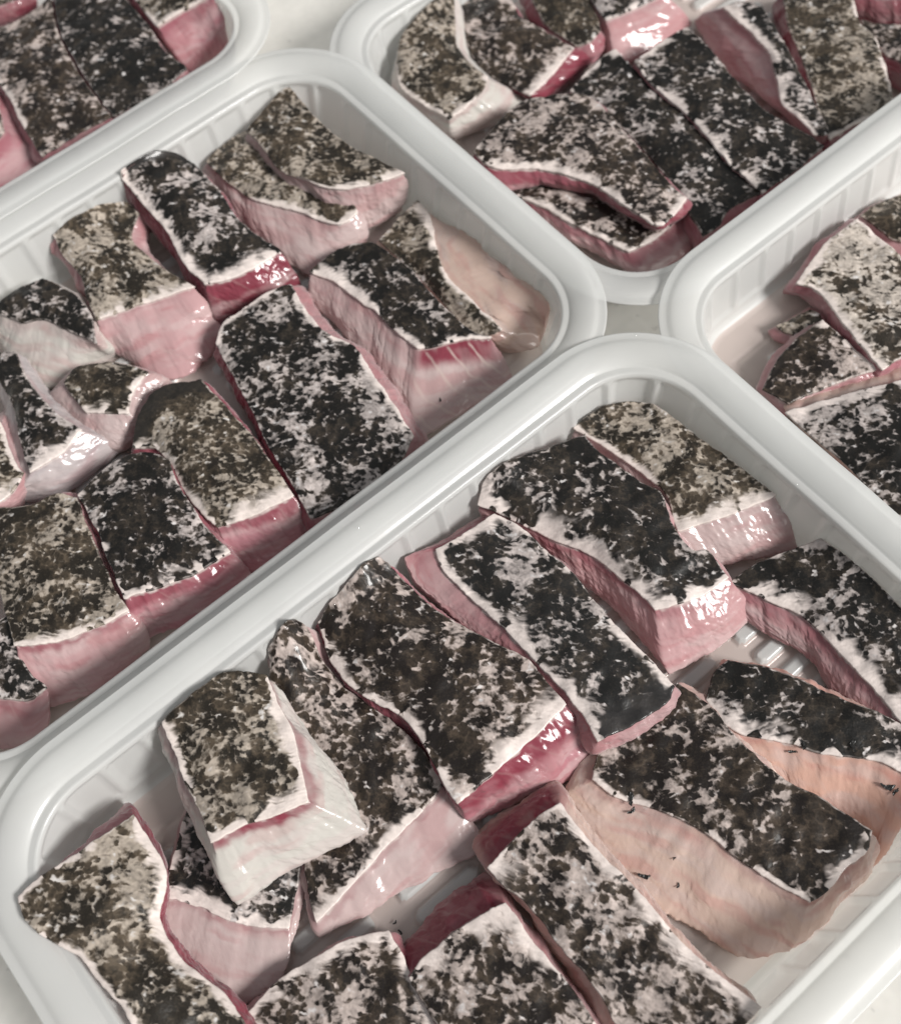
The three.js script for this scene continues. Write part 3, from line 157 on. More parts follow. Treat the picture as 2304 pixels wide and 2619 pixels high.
// lift order: [-x-z, +x-z, +x+z, -x+z]
function buildTray(key, label) {
  const { o: [ox, oz] } = TRAYS[key];
  const cx = ox + TW / 2, cz = oz + TL / 2;
  const root = new THREE.Group(); root.name = numbered('plastic_tray'); root.position.set(cx / 1000, 0, cz / 1000); scene.add(root);
  tag(root, label, 'tray', TRAYGROUP);
  // perimeter of the rounded box at inset d; k fixed samples
  const NX = 170, NZ = 120, NC = 36;
  const per = [];
  for (let s = 0; s < 4; s++) {
    const n = s % 2 ? NZ : NX;
    for (let i = 0; i < n; i++) per.push([s, i / n, false]);
    for (let i = 0; i < NC; i++) per.push([s, i / NC, true]);
  }
  const at = (q, d) => {
    const [s, t, corner] = q, r = Math.max(TR - d, 8), hx = TW / 2 - d - r, hz = TL / 2 - d - r;
    let x, z, nx, nz;
    if (!corner) {
      if (s === 0) { x = mix(-hx, hx, t); z = -hz - r; nx = 0; nz = -1; }
      if (s === 1) { x = hx + r; z = mix(-hz, hz, t); nx = 1; nz = 0; }
      if (s === 2) { x = mix(hx, -hx, t); z = hz + r; nx = 0; nz = 1; }
      if (s === 3) { x = -hx - r; z = mix(hz, -hz, t); nx = -1; nz = 0; }
    } else {
      const a = (s - 1 + t) * Math.PI / 2, c = [[hx, -hz], [hx, hz], [-hx, hz], [-hx, -hz]][s];
      nx = Math.cos(a); nz = Math.sin(a); x = c[0] + r * nx; z = c[1] + r * nz;
    }
    return [x, z, nx, nz];
  };
  // arc length at the wall, for the ribs
  const arc = [0]; for (let i = 1; i <= per.length; i++) { const a = at(per[i - 1], 15), b = at(per[i % per.length], 15); arc.push(arc[i - 1] + Math.hypot(a[0] - b[0], a[1] - b[1])); }
  const total = arc[per.length], nr = Math.round(total / 11.2), pitch = total / nr;
  const rib = (i, wide) => { const f = ((arc[i] / pitch) % 1 + 1) % 1, d = Math.abs(f - 0.5) * pitch; return 1 - sstep(wide * 0.35, wide, d); };
  const place = (i, d, y) => { const p = at(per[i % per.length], d); const wob = 0.5 * (vn((cx + p[0]) * 0.045 + 9, (cz + p[1]) * 0.045 + 3) - 0.5) + 0.16 * (vn((cx + p[0]) * 0.13, (cz + p[1]) * 0.13) - 0.5); return [p[0] / 1000, (y + (y > 8 ? wob : wob * 0.3) + liftAt(key, cx + p[0], cz + p[1])) / 1000, p[1] / 1000]; };
  const sweep = (rows, name, mat = plastic) => { // rows: functions or [inset, height]
    const pos = [], idx = [], n = per.length;
    for (const r of rows) for (let i = 0; i < n; i++) { const [d, y] = typeof r === 'function' ? r(i) : r; pos.push(...place(i, d, y)); }
    for (let j = 0; j + 1 < rows.length; j++) for (let i = 0; i < n; i++) {
      const a = j * n + i, b = j * n + (i + 1) % n, c = a + n, e = b + n; idx.push(a, c, b, b, c, e);
    }
    return mesh(name, geom(pos, idx), mat, root);
  };
  const R = RIMH;
  sweep([[0.4, R - 0.95], [0.1, R - 0.92], [0, R - 0.7], [0.08, R - 0.45], [0.35, R - 0.36], [1.0, R - 0.34], [1.9, R - 0.30], [2.5, R - 0.12], [3.1, R + 0.16], [3.8, R + 0.30], [4.7, R + 0.34], [5.7, R + 0.27], [6.7, R + 0.10], [7.7, R - 0.17], [8.6, R - 0.50], [9.4, R - 0.90], [9.9, R - 1.25], [10.15, R - 1.5], [10.5, R - 1.58], [11.5, R - 1.56], [12.0, R - 1.64], [12.35, R - 1.9], [12.6, R - 2.5]], 'rim');
  const wall = [];
  for (let j = 0; j <= 26; j++) {
    const t = j / 26, y = mix(R - 2.5, 5.5, t), d = mix(12.6, 15.4, Math.pow(t, 0.9));
    const on = sstep(0.05, 0.09, t) * (1 - sstep(0.86, 0.98, t));
    wall.push((i) => [d - on * 0.9 * (1 - rib(i, 1.5)) + 0.25 * on, y]);
  }
  for (let j = 1; j <= 7; j++) { const a = j / 7 * Math.PI / 2; wall.push([15.4 + 3.4 * (1 - Math.cos(a)), 2.1 + 3.4 * (1 - Math.sin(a))]); }
  sweep(wall, 'wall');
  // base plate with raised slots
  const pos = [], idx = [], NR = 34, n = per.length;
  const hx = TW / 2 - 18.8, hz = TL / 2 - 18.8;
  const relief = (x, z) => { // pairs of raised rounded bars lying along x
    let h = 0;
    const px = 26, pz = 7.1, X = x + 29, Z = z + 2.7, col = Math.round(X / px), row = Math.round(Z / pz);
    const q = Math.hypot(Math.max(0, Math.abs(X - col * px) - 7.2), Z - row * pz);
    if (Math.abs(x) < hx - 16 && Math.abs(z) < hz - 10) h = 1.25 * (1 - sstep(1.7, 2.15, q));
    return h - 0.5 * sstep(1.2, 0.2, Math.abs(Math.max(Math.abs(x) - hx + 8, Math.abs(z) - hz + 8)));
  };
  const G = 230, GZ = 180;
  const inside = (x, z) => { const r = 13.2, ax = Math.max(0, Math.abs(x) - hx + r), az = Math.max(0, Math.abs(z) - hz + r); const l = Math.hypot(ax, az); if (l <= r) return [x, z]; return [Math.sign(x) * (hx - r + ax * r / l), Math.sign(z) * (hz - r + az * r / l)]; };
  for (let j = 0; j <= GZ; j++) for (let i = 0; i <= G; i++) {
    const [x, z] = inside(mix(-hx, hx, i / G), mix(-hz, hz, j / GZ));
    pos.push(x / 1000, (2.1 + relief(x, z) + liftAt(key, cx + x, cz + z)) / 1000, z / 1000);
  }
  for (let j = 0; j < GZ; j++) for (let i = 0; i < G; i++) { const a = j * (G + 1) + i, b = a + 1, c = a + G + 1, e = c + 1; idx.push(a, c, b, b, c, e); }
  mesh('base', geom(pos, idx), plastic, root);
  return root;
}
buildTray('C', 'milky plastic tray with the slashed fish slab, its flange tucked under two neighbours');
buildTray('A', 'milky plastic tray fullest of chunks, holding the crimson striped one');
buildTray('E', 'milky plastic tray holding the cream blotched chunk and tiny scrap');
buildTray('B', 'milky plastic tray whose slotted bare base shows, flange lapping over two neighbours');
buildTray('D', 'milky plastic tray with the slit pair of dark chunks, out of focus');

// ---------------------------------------------------------------- fish
const PALE = { k: [0.42, 0.37, 0.35], b: [0.41, 0.345, 0.315], o: [0.35, 0.30, 0.25], w: [0.50, 0.44, 0.385] };
const DARK = { k: [0.0075, 0.007, 0.0065], b: [0.011, 0.0085, 0.007], o: [0.016, 0.0132, 0.0098], w: [0.020, 0.016, 0.012] };
const CELL = 409, INN = 400, PERATLAS = 25;
const atlases = [];
function curve(pts) { // even samples through the points
  const c = new THREE.CatmullRomCurve3(pts.map((p) => new THREE.Vector3(...p)), false, 'centripetal'); c.arcLengthDivisions = 120;
  return (n) => c.getSpacedPoints(n).map((p) => { const k = (f, o) => (vn(p.x * f + o, p.z * f + o * 0.7 + 50) - 0.5); p.x += k(0.25, 3) * 0.5 + k(1.1, 21) * 0.3; p.z += k(0.25, 44) * 0.5 + k(1.1, 67) * 0.3; return p; });
}
const FLESH = { pale: [0.58, 0.44, 0.425], white: [0.63, 0.60, 0.55], pink: [0.58, 0.35, 0.355], rose: [0.49, 0.21, 0.24], peach: [0.72, 0.54, 0.455], orange: [0.75, 0.46, 0.36], grey: [0.50, 0.45, 0.45], darkred: [0.20, 0.026, 0.046] };
const fleshBump = tex(512, 512, (i, j) => { // wet muscle fibres and film, 16 mm square, tiling
  const w = (x, y, fx, fy) => { const a = x * fx, b = y * fy, I = Math.floor(a), J = Math.floor(b); let u = a - I, v = b - J; u = u * u * (3 - 2 * u); v = v * v * (3 - 2 * v);
    const h = (p, q) => hash(((p % fx) + fx) % fx + fx * 3, ((q % fy) + fy) % fy + fy * 5); return mix(mix(h(I, J), h(I + 1, J), u), mix(h(I, J + 1), h(I + 1, J + 1), u), v); };
  const x = i / 512, y = j / 512, k = 0.34 * w(x, y, 14, 16) + 0.30 * w(x, y, 30, 34) + 0.22 * w(x, y, 64, 60) + 0.14 * w(x, y, 110, 100);
  const g = clamp(k) * 255; return [g, g, g]; }, false, true);
const fleshMat = new THREE.MeshPhysicalMaterial({ vertexColors: true, roughness: 0.93, transmission: 0.34, thickness: 0, ior: 1.42, bumpMap: fleshBump, bumpScale: 0.00004, clearcoat: 1, clearcoatRoughness: 0.17, side: THREE.DoubleSide });

function coons(E, n, m) { // E: four edge sample arrays; returns (n+1)x(m+1) grid of Vector3, u along edge 0, v along edge 1
  const top = E[0](n), right = E[1](m), bot = E[2](n).reverse(), left = E[3](m).reverse();
  const c00 = top[0], c10 = top[n], c11 = bot[n], c01 = bot[0], out = [];
  for (let j = 0; j <= m; j++) for (let i = 0; i <= n; i++) {
    const u = i / n, v = j / m, g = (k) => (1 - v) * top[i][k] + v * bot[i][k] + (1 - u) * left[j][k] + u * right[j][k] - ((1 - u) * (1 - v) * c00[k] + u * (1 - v) * c10[k] + u * v * c11[k] + (1 - u) * v * c01[k]);
    out.push([g('x'), g('y'), g('z')]);
  }
  return out;
}
function paintSkin(c, ci, E) {
  const ai = Math.floor(ci / PERATLAS), k = ci % PERATLAS, x0 = (k % 5) * CELL + 4, y0 = Math.floor(k / 5) * CELL + 4;
  if (!atlases[ai]) atlases[ai] = { col: new Uint8Array(2048 * 2048 * 4), bump: new Uint8Array(2048 * 2048 * 4) };
  const { col, bump } = atlases[ai];
  const [tone, dens, margins, angDeg] = c.skin;
  const G = 20, grid = coons(E, G, G);
  const pos = (u, v) => { const a = clamp(u) * G, b = clamp(v) * G, i = Math.min(G - 1, Math.floor(a)), j = Math.min(G - 1, Math.floor(b)), s = a - i, t = b - j, q = (n, d) => grid[n][d];
    const n = j * (G + 1) + i; return [0, 2].map((d) => mix(mix(q(n, d), q(n + 1, d), s), mix(q(n + G + 1, d), q(n + G + 2, d), s), t)); };
  const len = (e) => { let l = 0; const p = E[e](12); for (let i = 1; i <= 12; i++) l += p[i].distanceTo(p[i - 1]); return l; };
  const Lu = (len(0) + len(2)) / 2, Lv = (len(1) + len(3)) / 2;
  const ang = angDeg * Math.PI / 180, ca = Math.cos(ang), sa = Math.sin(ang), off = ci * 37.7;
  const SA = tone === 'o' ? 1.5 : 2.0, SB = tone === 'o' ? 1.2 : 1.6;
  const pale = PALE[tone], dark = DARK[tone], dust = tone === 'o' ? 0.72 : tone === 'w' ? 0.35 : 0.58;
  const H = new Float32Array(INN * INN);
  for (let py = -4; py < INN + 4; py++) for (let px = -4; px < INN + 4; px++) {
    const u = clamp((px + 0.5) / INN), v = clamp((py + 0.5) / INN);
    let [wx, wz] = pos(u, v); wx += off; wz += off * 0.61;
    const w1 = vn(wx * 0.22, wz * 0.22) - 0.5, w2 = vn(wx * 0.22 + 40, wz * 0.22 + 9) - 0.5, w3 = vn(wx * 0.9 + 7, wz * 0.9) - 0.5, w4 = vn(wx * 0.9, wz * 0.9 + 23) - 0.5;
    const qx = wx + w1 * 1.6 + w3 * 0.3, qz = wz + w2 * 1.6 + w4 * 0.3;
    const a = qx * ca + qz * sa + 0.22 * (vn(wx * 2.3, wz * 2.3 + 70) - 0.5), b = -qx * sa + qz * ca + 0.26 * (vn(wx * 2.3 + 33, wz * 2.3) - 0.5);
    const low = fbm(wx * 0.14 + 11, wz * 0.14 + 3), mid = fbm(wx * 0.33, wz * 0.33);
    let D = dens + 0.04 + (low - 0.5) * 1.9 + (mid - 0.5) * 0.8;
    // distance to each cut edge, frayed
    const along = clamp((fbm(wx * 0.17 + 200, wz * 0.17 + 90) - 0.30) * 3.2, 0.05, 1.15);
    const fray = (vn(a * 0.35, b * 2.2) - 0.5) * 1.6 + (vn(wx * 0.5, wz * 0.5 + 3) - 0.5) * 1.6;
    let edge = 1, deK = 0; const ds = [v * Lv, (1 - u) * Lu, (1 - v) * Lv, u * Lu];
    for (let e = 0; e < 4; e++) { const m = margins[e] < 1.1 ? 0 : margins[e] * 1.35 * along; if (c.de && c.de[0] === e) { deK = sstep(c.de[1], c.de[1] * 0.35, ds[e] + fray); D += 0.6 * deK; continue; } edge = Math.min(edge, m < 0.7 ? sstep(-0.35, 0.15, ds[e] + fray * 0.2) : sstep(m * 0.3, m * 1.25 + 0.35, ds[e] + fray * Math.min(1, m * 0.5))); }
    // pigment flakes in staggered rows, each dark at its tail end and thin towards its root
    let keep = 1, tone1 = 0.5, best = 0, lift = 0; const row = Math.floor(a / SA);
    for (let r = row - 1; r <= row + 1; r++) {
      const bb = b - ((r & 1) ? SB * 0.5 : 0), cl = Math.floor(bb / SB);
      for (let q = cl - 1; q <= cl + 1; q++) {
        const h1 = hash(r + 100 + ci * 3, q + 60), h2 = hash(r + 31, q + 200 + ci), h3 = hash(r * 3 + 7 + ci, q * 5 + 90);
        const da = (a - (r + 0.5 + (h1 - 0.5) * 0.7) * SA) / SA, db = (bb - (q + 0.5 + (h2 - 0.5) * 0.7) * SB) / SB;
        const wid = (0.46 + 0.22 * h1) * (1 + 0.35 * da), d2 = (da * da) / (0.52 * (0.7 + 0.5 * h2) * 0.58) + (db * db) / (wid * wid);
        if (d2 > 1.3) continue;
        const on = sstep(h3 * 0.92 - 0.10, h3 * 0.92 + 0.12, D), ramp = clamp(0.55 + da * 0.75);
        const al = on * sstep(1.3, 0.5, d2) * mix(0.35 + 0.65 * ramp, 1, clamp(D - 0.45));
        keep *= 1 - al; if (al > best) { best = al; tone1 = h2; lift = ramp; }
      }
    }
    const hi = vn(a * 1.0 + 50, b * 2.2), hi2 = vn(wx * 2.0, wz * 2.0), hi3 = vn(wx * 4.2 + 9, wz * 4.2);
    const n1 = fbm(a * 0.42 + 9, b * 0.60 + 4), n2 = vn(a * 0.95 + 70, b * 1.35), soft = fbm(wx * 0.24 + 31, wz * 0.24 + 77);
    const flake = 1 - keep;
    // pale connective tufts stand between the pigmented pockets; fewer where the pigment is dense
    const P = 0.46 * n1 + 0.36 * n2 + 0.08 * hi3 + 0.10 * hi - 0.26 * (best * (0.35 + 0.65 * lift)) + 0.042 - (D - 0.62) * (tone === 'o' ? 0.30 : 0.34);
    let pale1 = sstep(0.44, 0.70, P) * (0.8 + 0.3 * hi2); pale1 *= 1 - 0.62 * flake * sstep(0.1, 0.5, D);
    const patch = sstep(0.72, 0.90, n1 * 0.8 + n2 * 0.28 - (dens - 0.6) * 0.1);
    pale1 = clamp(Math.max(pale1, patch)); pale1 = mix(pale1, 0.04, deK);
    let pg = 1 - pale1; pg *= edge; // what pigment is left
    const pv = 0.88 + 0.75 * (soft - 0.5) + 0.35 * (n2 - 0.5) + 0.22 * (hi2 - 0.5) + 0.16 * (hi - 0.5);
    const warm = 1 - edge;
    let base = [pale[0] * pv, pale[1] * pv, pale[2] * pv];
    base = mix3(base, [0.68 * (0.88 + 0.2 * hi), 0.60 * (0.88 + 0.2 * hi), 0.56 * (0.88 + 0.2 * hi)], 0.85 * warm); base = mix3(base, [0.64, 0.63, 0.63], 0.6 * patch * edge);
    const lightTone = [dark[0] * 2.4 + 0.050, dark[1] * 2.4 + 0.036, dark[2] * 2.4 + 0.024];
    let dk = mix3(dark, lightTone, clamp(sstep(0.36, 0.66, soft) * (tone === 'k' ? 0.55 : tone === 'b' ? 0.75 : 1.0) + 0.25 * (tone1 - 0.5) + 0.5 * (hi3 - 0.5)));
    dk = mix3(dk, dark, 0.9 * flake * (0.4 + 0.6 * hi2)); dk = mix3(dk, [0.006, 0.006, 0.006], 0.8 * deK);
    const cc = mix3(base, dk, Math.pow(pg, 1.15));
    const hgt = clamp(0.34 + 0.16 * best * lift * (0.3 + 0.7 * edge) + 0.12 * (hi2 - 0.5) + 0.14 * (hi - 0.5) + 0.28 * pale1 * edge);
    const o = ((y0 + py) * 2048 + x0 + px) * 4;
    col[o] = s8(cc[0]); col[o + 1] = s8(cc[1]); col[o + 2] = s8(cc[2]); col[o + 3] = 255;
    bump[o] = bump[o + 1] = bump[o + 2] = hgt * 255; bump[o + 3] = 255;
    if (px >= 0 && py >= 0 && px < INN && py < INN) H[py * INN + px] = hgt;
  }
  return { ai, u0: x0 / 2048, v0: y0 / 2048, du: INN / 2048, H, Lu, Lv };
}
const skinMats = [];
for (let a = 0; a < Math.ceil(CHUNKS.length / PERATLAS); a++) skinMats.push(new THREE.MeshPhysicalMaterial({ roughness: 0.42, specularIntensity: 0.4, clearcoat: 0.25, clearcoatRoughness: 0.14, side: THREE.DoubleSide }));
const wetSkinMats = skinMats.map(() => new THREE.MeshPhysicalMaterial({ roughness: 0.32, specularIntensity: 0.6, clearcoat: 0.45, clearcoatRoughness: 0.1, side: THREE.DoubleSide }));

function buildChunk(c, ci) {
  const lift = (p) => [p[0], p[1] + liftAt(c.t, p[0], p[2]), p[2]];
  const E = c.e.map((pts) => curve(pts.map(lift)));
  const sk = paintSkin(c, ci, E);
  const cx = c.b.reduce((s, p) => s + p[0], 0) / 4, cz = c.b.reduce((s, p) => s + p[2], 0) / 4, by = c.f + liftAt(c.t, cx, cz);
  const root = new THREE.Group(); root.name = numbered(c.n); root.position.set(cx / 1000, by / 1000, cz / 1000); scene.add(root);
  tag(root, c.label, 'fish', 'fish chunks in the plastic trays'); root.userData.fleshWord = { pale: 'pale', white: 'milky white', pink: 'pink', rose: 'rose red', peach: 'peach', orange: 'salmon orange', grey: 'grey', darkred: 'dark red' }[c.flesh[0]];
  const put = (arr, x, y, z) => arr.push((x - cx) / 1000, (y - by) / 1000, (z - cz) / 1000);
  const o1 = ci * 13.37;
  const lift2 = (u, v, x, z) => c.dome * 16 * u * (1 - u) * v * (1 - v) * (0.7 + 0.3 * Math.sin(u * 2 + ci)) + (fbm(x * 0.10 + o1, z * 0.10) - 0.5) * 1.6 * Math.min(1, 0.35 + 6 * Math.min(u, 1 - u, v, 1 - v)) + (vn(x * 0.32 + o1, z * 0.32) - 0.5) * 0.7;
  // ---- skin sheet
  {
    const n = Math.round(clamp(sk.Lu / 0.6, 24, 110)), m = Math.round(clamp(sk.Lv / 0.6, 24, 130));
    const g = coons(E, n, m), pos = [], uv = [], idx = [];
    const top = [];
    for (let j = 0; j <= m; j++) for (let i = 0; i <= n; i++) {
      const u = i / n, v = j / m, p = g[j * (n + 1) + i];
      const h = sk.H[Math.min(INN - 1, Math.round(v * (INN - 1))) * INN + Math.min(INN - 1, Math.round(u * (INN - 1)))];
      const y = p[1] + lift2(u, v, p[0], p[2]) + (h - 0.4) * 0.4;
      top.push([p[0], y, p[2]]); put(pos, p[0], y, p[2]); uv.push(sk.u0 + u * sk.du, sk.v0 + v * sk.du);
    }
    for (let j = 0; j < m; j++) for (let i = 0; i < n; i++) { const a = j * (n + 1) + i, b = a + 1, d = a + n + 1, e = d + 1; idx.push(a, b, d, b, e, d); }
    const loop = [];
    for (let i = 0; i < n; i++) loop.push(i);
    for (let j = 0; j < m; j++) loop.push(j * (n + 1) + n);
    for (let i = n; i > 0; i--) loop.push(m * (n + 1) + i);
    for (let j = m; j > 0; j--) loop.push(j * (n + 1));
    const N = loop.length; let prev = loop;
    for (const [out, down, inw] of [[0.24, 0.15, 0.004], [0.3, 0.5, 0], [0.05, 0.9, 0], [-0.8, 1.15, 0]]) {
      const ring = [];
      for (let i = 0; i < N; i++) {
        const p = top[loop[i]], q = top[loop[(i + 2) % N]], r = top[loop[(i + N - 2) % N]];
        let nx = q[2] - r[2], nz = -(q[0] - r[0]); const l = Math.hypot(nx, nz) || 1; nx /= l; nz /= l;
        ring.push(pos.length / 3); put(pos, p[0] + nx * out, p[1] - down, p[2] + nz * out); uv.push(mix(uv[loop[i] * 2], sk.u0 + sk.du / 2, inw), mix(uv[loop[i] * 2 + 1], sk.v0 + sk.du / 2, inw));
      }
      for (let i = 0; i < N; i++) { const a = prev[i], b = prev[(i + 1) % N], d = ring[i], e = ring[(i + 1) % N]; idx.push(a, d, b, b, d, e); }
      prev = ring;
    }
    mesh('skin', geom(pos, idx, uv), (c.wet ? wetSkinMats : skinMats)[sk.ai], root);
  }
  // ---- flesh block
  {
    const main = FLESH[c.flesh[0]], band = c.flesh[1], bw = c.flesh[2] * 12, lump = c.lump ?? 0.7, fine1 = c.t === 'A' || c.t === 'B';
    const pos = [], col = [], fuv = [], idx = [], T = [], B = [], UVt = [], EI = [], ET = [];
    for (let e = 0; e < 4; e++) {
      const len = e % 2 ? sk.Lv : sk.Lu, n = Math.round(clamp(len / (fine1 ? 0.34 : 0.6), 20, 190)), tp = E[e](n);
      const b0 = lift(c.b[e]), b1 = lift(c.b[(e + 1) % 4]);
      const bm = c.m?.[e] ? curve([b0, ...c.m[e].map(lift), b1])(n) : null;
      for (let i = 0; i < n; i++) {
        const t = i / n, p = tp[i];
        T.push([p.x, p.y, p.z]); EI.push(e); ET.push(t); UVt.push(e === 0 ? [t, 0] : e === 1 ? [1, t] : e === 2 ? [1 - t, 1] : [0, 1 - t]);
        B.push(bm ? [bm[i].x, bm[i].y, bm[i].z] : [p.x + mix(b0[0] - tp[0].x, b1[0] - tp[n].x, t), mix(b0[1], b1[1], t), p.z + mix(b0[2] - tp[0].z, b1[2] - tp[n].z, t)]);
      }
    }
    const N = T.length, NV = fine1 ? 44 : 24; let s = 0;
    const S = T.map((p, i) => { if (i) s += Math.hypot(p[0] - T[i - 1][0], p[2] - T[i - 1][2]); return s; });
    const nrm = (A, i) => { const q = A[(i + 3) % N], r = A[(i + N - 3) % N]; let nx = q[2] - r[2], nz = -(q[0] - r[0]); const l = Math.hypot(nx, nz) || 1; return [nx / l, nz / l]; };
    for (let j = 0; j <= NV; j++) for (let i = 0; i < N; i++) {
      const t = j / NV, p = T[i], q = B[i], [nx, nz] = nrm(T, i), [u, v] = UVt[i];
      const ty = p[1] + lift2(u, v, p[0], p[2]) - 0.85, hgt = Math.hypot(p[0] - q[0], ty - q[1], p[2] - q[2]), d = (t < 0.74 ? t / 0.74 : 1) * hgt + clamp((t - 0.74) / 0.26) * 3;
      const TM = 0.74, tt = Math.min(1, t / TM), un = clamp((t - TM) / (1 - TM)), w = Math.sin(tt * Math.PI * 0.95);
      const x = S[i] + o1 * 3, yy = d + o1;
      let out = -0.15 + 1.1 * w * (0.6 + 0.8 * vn(x * 0.08, o1)) + lump * 2.6 * (vn(x * 0.13, yy * 0.16) * 0.7 + 0.3 * vn(x * 0.3 + 5, yy * 0.3) - 0.45) * sstep(0, 0.18, t);
      const slant = x + yy * 0.45;
      out += (0.35 * (vn(x * 0.45, yy * 0.5 + 7) - 0.5) + 0.24 * (vn(x * 0.9, yy * 1.2) - 0.5) + 0.24 * (vn(x * 1.6, yy * 2.1 + 4) - 0.5) + 0.15 * (vn(x * 2.6 + 9, yy * 3.2) - 0.5)) * sstep(0, 0.06, t);
      out += 0.5 * Math.sin(tt * Math.PI / 2) - 3.2 * un * un;
      put(pos, mix(p[0], q[0], tt) + nx * out, mix(mix(ty, q[1], tt), c.f + liftAt(c.t, q[0], q[2]), Math.sin(un * Math.PI / 2)), mix(p[2], q[2], tt) + nz * out);
      // colour: fat line under the skin, red muscle band (on two far faces also painted shade), main muscle, pale sheets between muscle blocks
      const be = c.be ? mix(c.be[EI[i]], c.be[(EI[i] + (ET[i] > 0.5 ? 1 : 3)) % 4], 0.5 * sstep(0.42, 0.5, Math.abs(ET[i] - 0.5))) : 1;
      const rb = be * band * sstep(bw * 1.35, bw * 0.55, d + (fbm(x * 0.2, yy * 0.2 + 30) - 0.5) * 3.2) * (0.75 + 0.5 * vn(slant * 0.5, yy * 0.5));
      const bl = fbm(x * 0.08 + 5, yy * 0.30), fine = vn(slant * 1.3, yy * 0.4);
      const pl = sstep(0.40, 0.66, bl), dp = sstep(0.50, 0.30, fbm(x * 0.07 + 60, yy * 0.30 + 20));
      let cc = mix3(main, [0.66, 0.55, 0.53], 0.40 * pl); cc = mix3(cc, [main[0] * 0.88, main[1] * 0.66, main[2] * 0.68], 0.6 * dp);
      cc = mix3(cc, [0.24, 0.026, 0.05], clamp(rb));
      const pitch = c.septa ? 6.0 : 8.5, ph = (S[i] * 0.9 + d * 0.7 + 3.5 * (fbm(x * 0.07, yy * 0.1) - 0.5)) / pitch, line = Math.abs(ph - Math.round(ph)) * pitch;
      cc = mix3(cc, [0.68, 0.55, 0.50], (c.septa ? 0.15 + 0.7 * be : 0.16) * sstep(0.55, 0.1, line) * (0.4 + 0.6 * vn(x * 0.3, yy * 0.3)) * sstep(0.4, 1.2, d));
      cc = mix3(cc, [cc[0] * 1.06, cc[1] * 1.08, cc[2] * 1.08], (fine - 0.5) * 0.4);
      cc = mix3(cc, [0.72, 0.64, 0.60], (c.skin[2][EI[i]] >= 1.1 ? 0.9 : 0.35) * sstep(0.55, 0.15, d + (vn(x * 0.8, 3) - 0.5) * 0.4));
      col.push(...cc.map((k) => clamp(k))); fuv.push((x + yy * 0.3) / 16, yy / 16);
    }
    for (let j = 0; j < NV; j++) for (let i = 0; i < N; i++) { const a = j * N + i, b = j * N + (i + 1) % N, d = a + N, e = b + N; idx.push(a, d, b, b, d, e); }
    // bottom fan and hidden top sheet
    const base = pos.length / 3; let bx = 0, bz = 0; for (const q of B) { bx += q[0] / N; bz += q[2] / N; }
    put(pos, bx, by, bz); col.push(...main); fuv.push(0, 0);
    for (let i = 0; i < N; i++) idx.push(NV * N + i, base, NV * N + (i + 1) % N);
    const n = 24, g = coons(E, n, n), st = pos.length / 3;
    for (let j = 0; j <= n; j++) for (let i = 0; i <= n; i++) { const p = g[j * (n + 1) + i]; put(pos, p[0], p[1] + lift2(i / n, j / n, p[0], p[2]) - 0.95, p[2]); col.push(0.6, 0.5, 0.46); fuv.push(i, j); }
    for (let j = 0; j < n; j++) for (let i = 0; i < n; i++) { const a = st + j * (n + 1) + i, b = a + 1, d = a + n + 1, e = d + 1; idx.push(a, b, d, b, e, d); }
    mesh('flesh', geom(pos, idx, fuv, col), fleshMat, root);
  }
  c.lumps?.forEach((l, k) => buildLump(c, root, l, k));
}
// small soft lumps of fat, flesh and bone that belong to a chunk
function buildLump(c, root, [kind, x, y, z, r], k) {
  const g = new THREE.IcosahedronGeometry(1, 24), p = g.attributes.position, col = [], o = k * 9.1 + x;
  const base = kind === 'bone' ? [0.62, 0.52, 0.43] : kind === 'gristle' ? [0.70, 0.67, 0.63] : kind === 'fat_lump' ? [0.76, 0.74, 0.71] : mix3(FLESH[c.flesh[0] === 'darkred' ? 'pale' : c.flesh[0]], [0.66, 0.56, 0.54], 0.35);
  for (let i = 0; i < p.count; i++) {
    const X = p.getX(i), Y = p.getY(i), Z = p.getZ(i);
    const n = fbm(X * 1.3 + o, Z * 1.3 + Y * 0.8), m = vn(X * 4 + o, Z * 4 - Y * 3), q = 0.9 + 0.22 * (vn(X * 0.9 + o, Z * 0.9 + Y) - 0.5) + 0.02 * (m - 0.5), s = r * (kind === 'bone' ? 0.9 + 0.15 * n : q);
    p.setXYZ(i, X * s / 1000, Y * s * (kind === 'bone' ? 0.3 : 0.62) / 1000, Z * s * 0.85 / 1000);
    col.push(...base.map((v) => v * (0.85 + 0.3 * n)));
  }
  g.setAttribute('color', new THREE.Float32BufferAttribute(col, 3));
  g.deleteAttribute('normal'); const mg = mergeVertices(g, 1e-7); mg.computeVertexNormals();
  const m = mesh(kind, mg, fleshMat, root); m.position.set(x / 1000 - root.position.x, y / 1000 + liftAt(c.t, x, z) / 1000 - root.position.y, z / 1000 - root.position.z);
  m.rotation.set(kind === 'bone' ? 0.9 : 0.5, k * 1.3, 0.2);
}
CHUNKS.forEach(buildChunk);
atlases.forEach((a, i) => {
  const mk = (d, srgb) => { const t = new THREE.DataTexture(d, 2048, 2048); t.magFilter = THREE.LinearFilter; t.minFilter = THREE.LinearFilter; if (srgb) t.colorSpace = THREE.SRGBColorSpace; t.needsUpdate = true; return t; };
  const map = mk(a.col, true), bump = mk(a.bump, false);
  for (const m of [skinMats[i], wetSkinMats[i]]) { m.map = map; m.bumpMap = bump; m.bumpScale = 0.00025; m.needsUpdate = true; }
});

